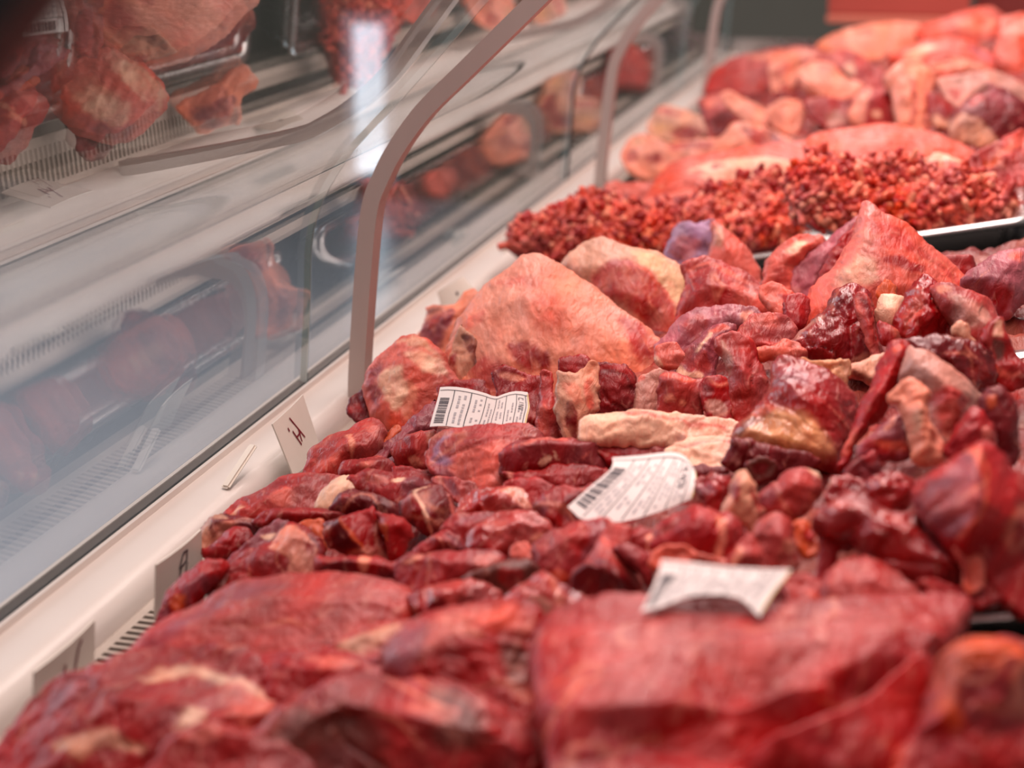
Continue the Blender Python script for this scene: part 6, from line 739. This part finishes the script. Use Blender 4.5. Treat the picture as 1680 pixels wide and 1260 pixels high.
# ------------------------------------------------------------------ paper tags
G1=[[(-0.2757,0.8980,0.9599),(-0.2712,0.8983,0.9605),(-0.2662,0.8986,0.9606),(-0.2601,0.8989,0.9601),(-0.2543,0.8994,0.9590),(-0.2491,0.9000,0.9577),(-0.2456,0.9006,0.9563),(-0.2428,0.9020,0.9556),(-0.2400,0.9051,0.9563),(-0.2370,0.9076,0.9570),(-0.2338,0.9089,0.9575),(-0.2302,0.9091,0.9576),(-0.2264,0.9085,0.9575)],
 [(-0.2755,0.8945,0.9572),(-0.2710,0.8948,0.9577),(-0.2659,0.8950,0.9578),(-0.2598,0.8953,0.9573),(-0.2541,0.8959,0.9564),(-0.2490,0.8968,0.9553),(-0.2454,0.8976,0.9540),(-0.2425,0.8990,0.9533),(-0.2398,0.9021,0.9540),(-0.2366,0.9045,0.9546),(-0.2330,0.9058,0.9550),(-0.2289,0.9057,0.9547),(-0.2247,0.9047,0.9542)],
 [(-0.2754,0.8910,0.9545),(-0.2708,0.8911,0.9549),(-0.2656,0.8913,0.9550),(-0.2596,0.8916,0.9544),(-0.2539,0.8924,0.9537),(-0.2489,0.8936,0.9528),(-0.2453,0.8945,0.9516),(-0.2423,0.8960,0.9509),(-0.2395,0.8989,0.9516),(-0.2362,0.9013,0.9521),(-0.2323,0.9025,0.9524),(-0.2279,0.9023,0.9520),(-0.2233,0.9012,0.9513)],
 [(-0.2754,0.8870,0.9515),(-0.2708,0.8870,0.9518),(-0.2657,0.8871,0.9518),(-0.2597,0.8875,0.9514),(-0.2540,0.8885,0.9507),(-0.2489,0.8898,0.9499),(-0.2453,0.8910,0.9490),(-0.2424,0.8927,0.9485),(-0.2392,0.8955,0.9489),(-0.2358,0.8976,0.9493),(-0.2320,0.8988,0.9495),(-0.2277,0.8990,0.9495),(-0.2232,0.8987,0.9494)],
 [(-0.2755,0.8831,0.9486),(-0.2709,0.8829,0.9487),(-0.2659,0.8830,0.9487),(-0.2599,0.8836,0.9484),(-0.2542,0.8847,0.9479),(-0.2490,0.8862,0.9472),(-0.2455,0.8878,0.9466),(-0.2425,0.8896,0.9461),(-0.2390,0.8921,0.9463),(-0.2354,0.8940,0.9465),(-0.2319,0.8952,0.9467),(-0.2278,0.8959,0.9471),(-0.2233,0.8963,0.9476)],
 [(-0.2755,0.8794,0.9458),(-0.2708,0.8795,0.9462),(-0.2657,0.8798,0.9463),(-0.2598,0.8803,0.9459),(-0.2543,0.8816,0.9456),(-0.2493,0.8836,0.9453),(-0.2457,0.8854,0.9448),(-0.2424,0.8872,0.9443),(-0.2387,0.8893,0.9441),(-0.2352,0.8911,0.9442),(-0.2317,0.8924,0.9446),(-0.2276,0.8931,0.9450),(-0.2232,0.8935,0.9455)],
 [(-0.2754,0.8759,0.9431),(-0.2707,0.8763,0.9437),(-0.2656,0.8768,0.9440),(-0.2596,0.8772,0.9435),(-0.2543,0.8788,0.9435),(-0.2497,0.8813,0.9437),(-0.2459,0.8833,0.9432),(-0.2423,0.8850,0.9426),(-0.2385,0.8866,0.9421),(-0.2349,0.8883,0.9420),(-0.2315,0.8899,0.9426),(-0.2274,0.8905,0.9430),(-0.2229,0.8906,0.9432)]]
G2=[[(-0.1429,0.7369,0.9841),(-0.1384,0.7385,0.9843),(-0.1340,0.7400,0.9846),(-0.1297,0.7416,0.9848),(-0.1254,0.7434,0.9852),(-0.1212,0.7453,0.9856),(-0.1176,0.7465,0.9858),(-0.1148,0.7470,0.9857),(-0.1127,0.7468,0.9853),(-0.1106,0.7461,0.9846),(-0.1086,0.7446,0.9835),(-0.1068,0.7425,0.9820),(-0.1049,0.7405,0.9806)],
 [(-0.1418,0.7330,0.9829),(-0.1381,0.7338,0.9828),(-0.1344,0.7347,0.9828),(-0.1307,0.7356,0.9828),(-0.1267,0.7370,0.9829),(-0.1226,0.7384,0.9831),(-0.1189,0.7396,0.9833),(-0.1160,0.7403,0.9832),(-0.1134,0.7408,0.9831),(-0.1110,0.7407,0.9827),(-0.1085,0.7398,0.9818),(-0.1061,0.7383,0.9807),(-0.1037,0.7369,0.9795)],
 [(-0.1419,0.7288,0.9814),(-0.1387,0.7290,0.9810),(-0.1355,0.7292,0.9807),(-0.1322,0.7297,0.9805),(-0.1283,0.7306,0.9804),(-0.1243,0.7317,0.9805),(-0.1205,0.7327,0.9805),(-0.1173,0.7337,0.9806),(-0.1144,0.7346,0.9807),(-0.1115,0.7351,0.9805),(-0.1085,0.7348,0.9799),(-0.1056,0.7342,0.9791),(-0.1027,0.7335,0.9783)],
 [(-0.1450,0.7232,0.9791),(-0.1417,0.7232,0.9786),(-0.1384,0.7233,0.9782),(-0.1348,0.7236,0.9778),(-0.1309,0.7242,0.9776),(-0.1267,0.7250,0.9774),(-0.1227,0.7258,0.9773),(-0.1191,0.7266,0.9772),(-0.1156,0.7275,0.9772),(-0.1122,0.7283,0.9772),(-0.1089,0.7290,0.9771),(-0.1056,0.7297,0.9770),(-0.1024,0.7304,0.9769)],
 [(-0.1493,0.7174,0.9762),(-0.1457,0.7172,0.9756),(-0.1422,0.7171,0.9750),(-0.1384,0.7171,0.9745),(-0.1342,0.7176,0.9741),(-0.1297,0.7182,0.9739),(-0.1253,0.7190,0.9737),(-0.1211,0.7199,0.9735),(-0.1171,0.7209,0.9735),(-0.1132,0.7222,0.9737),(-0.1095,0.7239,0.9741),(-0.1060,0.7259,0.9747),(-0.1025,0.7280,0.9754)],
 [(-0.1532,0.7119,0.9730),(-0.1499,0.7109,0.9720),(-0.1467,0.7100,0.9710),(-0.1429,0.7096,0.9702),(-0.1383,0.7100,0.9698),(-0.1332,0.7110,0.9696),(-0.1282,0.7123,0.9696),(-0.1234,0.7140,0.9699),(-0.1186,0.7161,0.9704),(-0.1142,0.7184,0.9710),(-0.1102,0.7209,0.9718),(-0.1066,0.7235,0.9727),(-0.1029,0.7261,0.9737)],
 [(-0.1573,0.7066,0.9696),(-0.1544,0.7047,0.9681),(-0.1515,0.7028,0.9666),(-0.1478,0.7019,0.9656),(-0.1428,0.7024,0.9651),(-0.1370,0.7038,0.9651),(-0.1313,0.7058,0.9654),(-0.1258,0.7087,0.9662),(-0.1203,0.7122,0.9673),(-0.1152,0.7156,0.9685),(-0.1110,0.7187,0.9696),(-0.1073,0.7217,0.9708),(-0.1035,0.7247,0.9719)]]
G3=[[(-0.0909,0.5651,1.0088),(-0.0872,0.5656,1.0086),(-0.0834,0.5661,1.0084),(-0.0796,0.5665,1.0082),(-0.0758,0.5669,1.0079),(-0.0719,0.5673,1.0077),(-0.0680,0.5678,1.0074),(-0.0642,0.5684,1.0072),(-0.0604,0.5690,1.0071),(-0.0565,0.5698,1.0070),(-0.0526,0.5706,1.0069),(-0.0487,0.5716,1.0069),(-0.0448,0.5726,1.0069)],
 [(-0.0908,0.5614,1.0072),(-0.0870,0.5619,1.0071),(-0.0832,0.5624,1.0069),(-0.0794,0.5629,1.0068),(-0.0754,0.5634,1.0066),(-0.0715,0.5639,1.0064),(-0.0676,0.5645,1.0062),(-0.0637,0.5652,1.0061),(-0.0599,0.5659,1.0060),(-0.0563,0.5668,1.0059),(-0.0527,0.5678,1.0058),(-0.0492,0.5688,1.0058),(-0.0458,0.5699,1.0058)],
 [(-0.0909,0.5574,1.0055),(-0.0871,0.5580,1.0055),(-0.0834,0.5587,1.0055),(-0.0796,0.5594,1.0055),(-0.0757,0.5600,1.0054),(-0.0717,0.5606,1.0052),(-0.0678,0.5612,1.0051),(-0.0639,0.5620,1.0050),(-0.0601,0.5629,1.0049),(-0.0565,0.5639,1.0048),(-0.0532,0.5649,1.0048),(-0.0500,0.5660,1.0048),(-0.0468,0.5671,1.0048)],
 [(-0.0915,0.5525,1.0034),(-0.0883,0.5537,1.0038),(-0.0850,0.5549,1.0042),(-0.0816,0.5560,1.0044),(-0.0779,0.5568,1.0045),(-0.0741,0.5575,1.0044),(-0.0702,0.5582,1.0043),(-0.0663,0.5590,1.0042),(-0.0623,0.5598,1.0041),(-0.0585,0.5607,1.0039),(-0.0550,0.5618,1.0038),(-0.0516,0.5630,1.0038),(-0.0482,0.5642,1.0037)],
 [(-0.0924,0.5477,1.0015),(-0.0896,0.5493,1.0022),(-0.0869,0.5510,1.0028),(-0.0839,0.5524,1.0033),(-0.0805,0.5535,1.0036),(-0.0769,0.5544,1.0037),(-0.0731,0.5553,1.0037),(-0.0691,0.5562,1.0036),(-0.0648,0.5570,1.0034),(-0.0607,0.5579,1.0031),(-0.0570,0.5588,1.0029),(-0.0533,0.5597,1.0026),(-0.0497,0.5607,1.0023)],
 [(-0.0931,0.5442,1.0001),(-0.0907,0.5454,1.0007),(-0.0884,0.5467,1.0013),(-0.0857,0.5480,1.0018),(-0.0825,0.5496,1.0024),(-0.0790,0.5513,1.0029),(-0.0752,0.5528,1.0031),(-0.0707,0.5541,1.0032),(-0.0660,0.5552,1.0030),(-0.0616,0.5559,1.0026),(-0.0580,0.5559,1.0019),(-0.0547,0.5556,1.0011),(-0.0515,0.5552,1.0002)],
 [(-0.0938,0.5411,0.9988),(-0.0918,0.5417,0.9992),(-0.0898,0.5423,0.9997),(-0.0873,0.5434,1.0002),(-0.0843,0.5455,1.0011),(-0.0809,0.5482,1.0020),(-0.0770,0.5505,1.0026),(-0.0722,0.5523,1.0028),(-0.0668,0.5537,1.0027),(-0.0621,0.5542,1.0021),(-0.0587,0.5531,1.0009),(-0.0560,0.5511,0.9994),(-0.0533,0.5492,0.9978)]]
def paper_tag(G, label, rows, extra):
    G = np.array(G); nv, nu = G.shape[:2]
    def at(u, w, off=0.0):
        x = min(max(u, 0), 1)*(nu-1); y_ = min(max(w, 0), 1)*(nv-1); i = min(int(x), nu-2); j = min(int(y_), nv-2); fx, fy = x-i, y_-j
        p = (G[j, i]*(1-fx)+G[j, i+1]*fx)*(1-fy)+(G[j+1, i]*(1-fx)+G[j+1, i+1]*fx)*fy
        n = np.cross(G[j, i+1]-G[j, i], G[j, i]-G[j+1, i]); n /= np.linalg.norm(n)
        if n[2] < 0: n = -n
        return p+n*off
    v = []; f = []; th = .0003
    for s in (0, 1):
        for j in range(nv):
            for i in range(nu): v.append(at(i/(nu-1), j/(nv-1), -th*s))
    K = nv*nu
    for j in range(nv-1):
        for i in range(nu-1):
            q = (j*nu+i, (j+1)*nu+i, (j+1)*nu+i+1, j*nu+i+1); f.append(q); f.append(tuple(K+x for x in q[::-1]))
    o = obj('paper_tag', mesh_from(v, f, True), M_paper, None); tag(o, label, 'label', 'printed paper tags on the meat')
    def strips(segs, name, m_, off):
        v = []; f = []
        for (u0, w0, u1, w1, wd) in segs:
            n = max(2, int(max(abs(u1-u0)*nu, abs(w1-w0)*nv)*2)); d = np.array((u1-u0, w1-w0)); d = d/np.linalg.norm(d); nn = np.array((-d[1], d[0]))*wd/2; base = len(v)
            for k in range(n+1):
                t = k/n; u, w = u0+(u1-u0)*t, w0+(w1-w0)*t
                v.append(at(u-nn[0], w-nn[1], off)); v.append(at(u+nn[0], w+nn[1], off))
            for k in range(n): f.append((base+2*k, base+2*k+1, base+2*k+3, base+2*k+2))
        obj(name, mesh_from(v, f), m_, o)
    lines = [(.01, .09, .99, .09, .014)]+[(u, .09, u, .98, .009) for u in rows]
    strips(lines, 'ruled_lines', M_print, .00025)
    rnd = random.Random(7)
    bars = []; w = .30
    while w < .92:
        t = rnd.choice((.012, .02, .028)); bars.append((.03, w, rows[0]-.035, w, t)); w += t+rnd.choice((.012, .02))
    strips(bars, 'barcode', M_print, .00025)
    txt = []
    for k in range(len(rows)-1):
        a, b_ = rows[k], rows[k+1]
        for q in range(2):
            u = a+(b_-a)*(.35+.33*q); w = .16+rnd.uniform(0, .1)
            while w < .86:
                L = rnd.uniform(.03, .10)
                if rnd.random() < .75: txt.append((u, w, u, w+L, .02))
                w += L+.025
    strips(txt, 'faint_print', M_printl, .0002)
    big = []
    a, b_ = rows[-2], rows[-1]; um = (a+b_)/2; hh = (b_-a)*.26
    w = .18
    for gph in extra:
        for (x0, y0, x1, y1) in gph: big.append((um+hh*(2*y0-1), w+x0*.06, um+hh*(2*y1-1), w+x1*.06, .011))
        w += .085
    strips(big, 'printed_letters', M_print, .0003)
    gl_ = [(.993, .05, .993, .95, .02)]
    strips(gl_, 'glue_edge', M_glue, .0002)
    return o
GL = {'M': [(0, 0, 0, 1), (0, 1, .5, .4), (.5, .4, 1, 1), (1, 1, 1, 0)], 'I': [(.5, 0, .5, 1)], 'N': [(0, 0, 0, 1), (0, 1, 1, 0), (1, 0, 1, 1)], 'O': [(0, 0, 0, 1), (0, 1, 1, 1), (1, 1, 1, 0), (1, 0, 0, 0)], 'V': [(0, 1, .5, 0), (.5, 0, 1, 1)], 'L': [(0, 1, 0, 0), (0, 0, 1, 0)], '2': [(0, 1, 1, 1), (1, 1, 1, .5), (1, .5, 0, 0), (0, 0, 1, 0)]}
word = [GL[c] for c in 'MLNOV']
paper_tag(G1, 'ruled white paper tag with barcode, farthest of the three, by the pale shoulder', [.16, .30, .44, .58, .72, .85, .96], [GL['L'], GL['I'], GL['N'], GL['V']])
paper_tag(G2, 'creased white paper tag with barcode in the centre, between the other two tags', [.20, .34, .48, .62, .76, .90], word)
paper_tag(G3, 'curled white paper tag arching over the broad beef slab, nearest of three', [.18, .30, .42, .54, .66, .78, .90], [GL['L'], GL['V']])

# ------------------------------------------------------------------ small things on the ledge, far background
clip = tag(obj('label_clip', box_mesh(-.0028, .0028, -.019, .019, 0, .0028, .0012), M_card, None, (-.391, .872, ZL+.009)), 'small clear plastic clip standing slanted on the cream ledge', 'clip')
clip.rotation_euler = (math.radians(24), 0, -.12)
M_panel = noise_mat('red_painted_board', lin(188, 84, 70), lin(170, 66, 56), 6, .5, stretch=(1, 1, 4))
M_panel2 = noise_mat('dark_red_board', lin(132, 44, 38), lin(112, 36, 32), 6, .5, stretch=(1, 1, 4))
board = tag(empty('hanging_board', (-.09, 3.02, .985)), 'reddish board with a pale lower edge hanging above the far end of the meat', 'board')
obj('panel', box_mesh(-.135, .10, 0, .018, .012, .22, .003), M_panel, board)
obj('edge_strip', box_mesh(-.137, .102, -.004, .022, -.003, .012, .003), noise_mat('pale_board_edge', lin(214, 130, 108), lin(200, 112, 92), 8, .5), board)
board2 = tag(empty('hanging_board', (.12, 3.10, .995)), 'darker red board right of the pale-edged board at the far end', 'board')
for x in (-.10, .06): obj('hanger', box_mesh(x-.004, x+.004, .005, .013, .21, 1.9), M_post, board)
obj('panel', box_mesh(-.10, .35, 0, .018, .0, .22, .003), M_panel2, board2)
obj('edge_strip', box_mesh(-.102, .352, -.004, .022, -.010, .002, .003), M_panel2, board2)
for x in (-.05, .30): obj('hanger', box_mesh(x-.004, x+.004, .005, .013, .21, 1.9), M_post, board2)
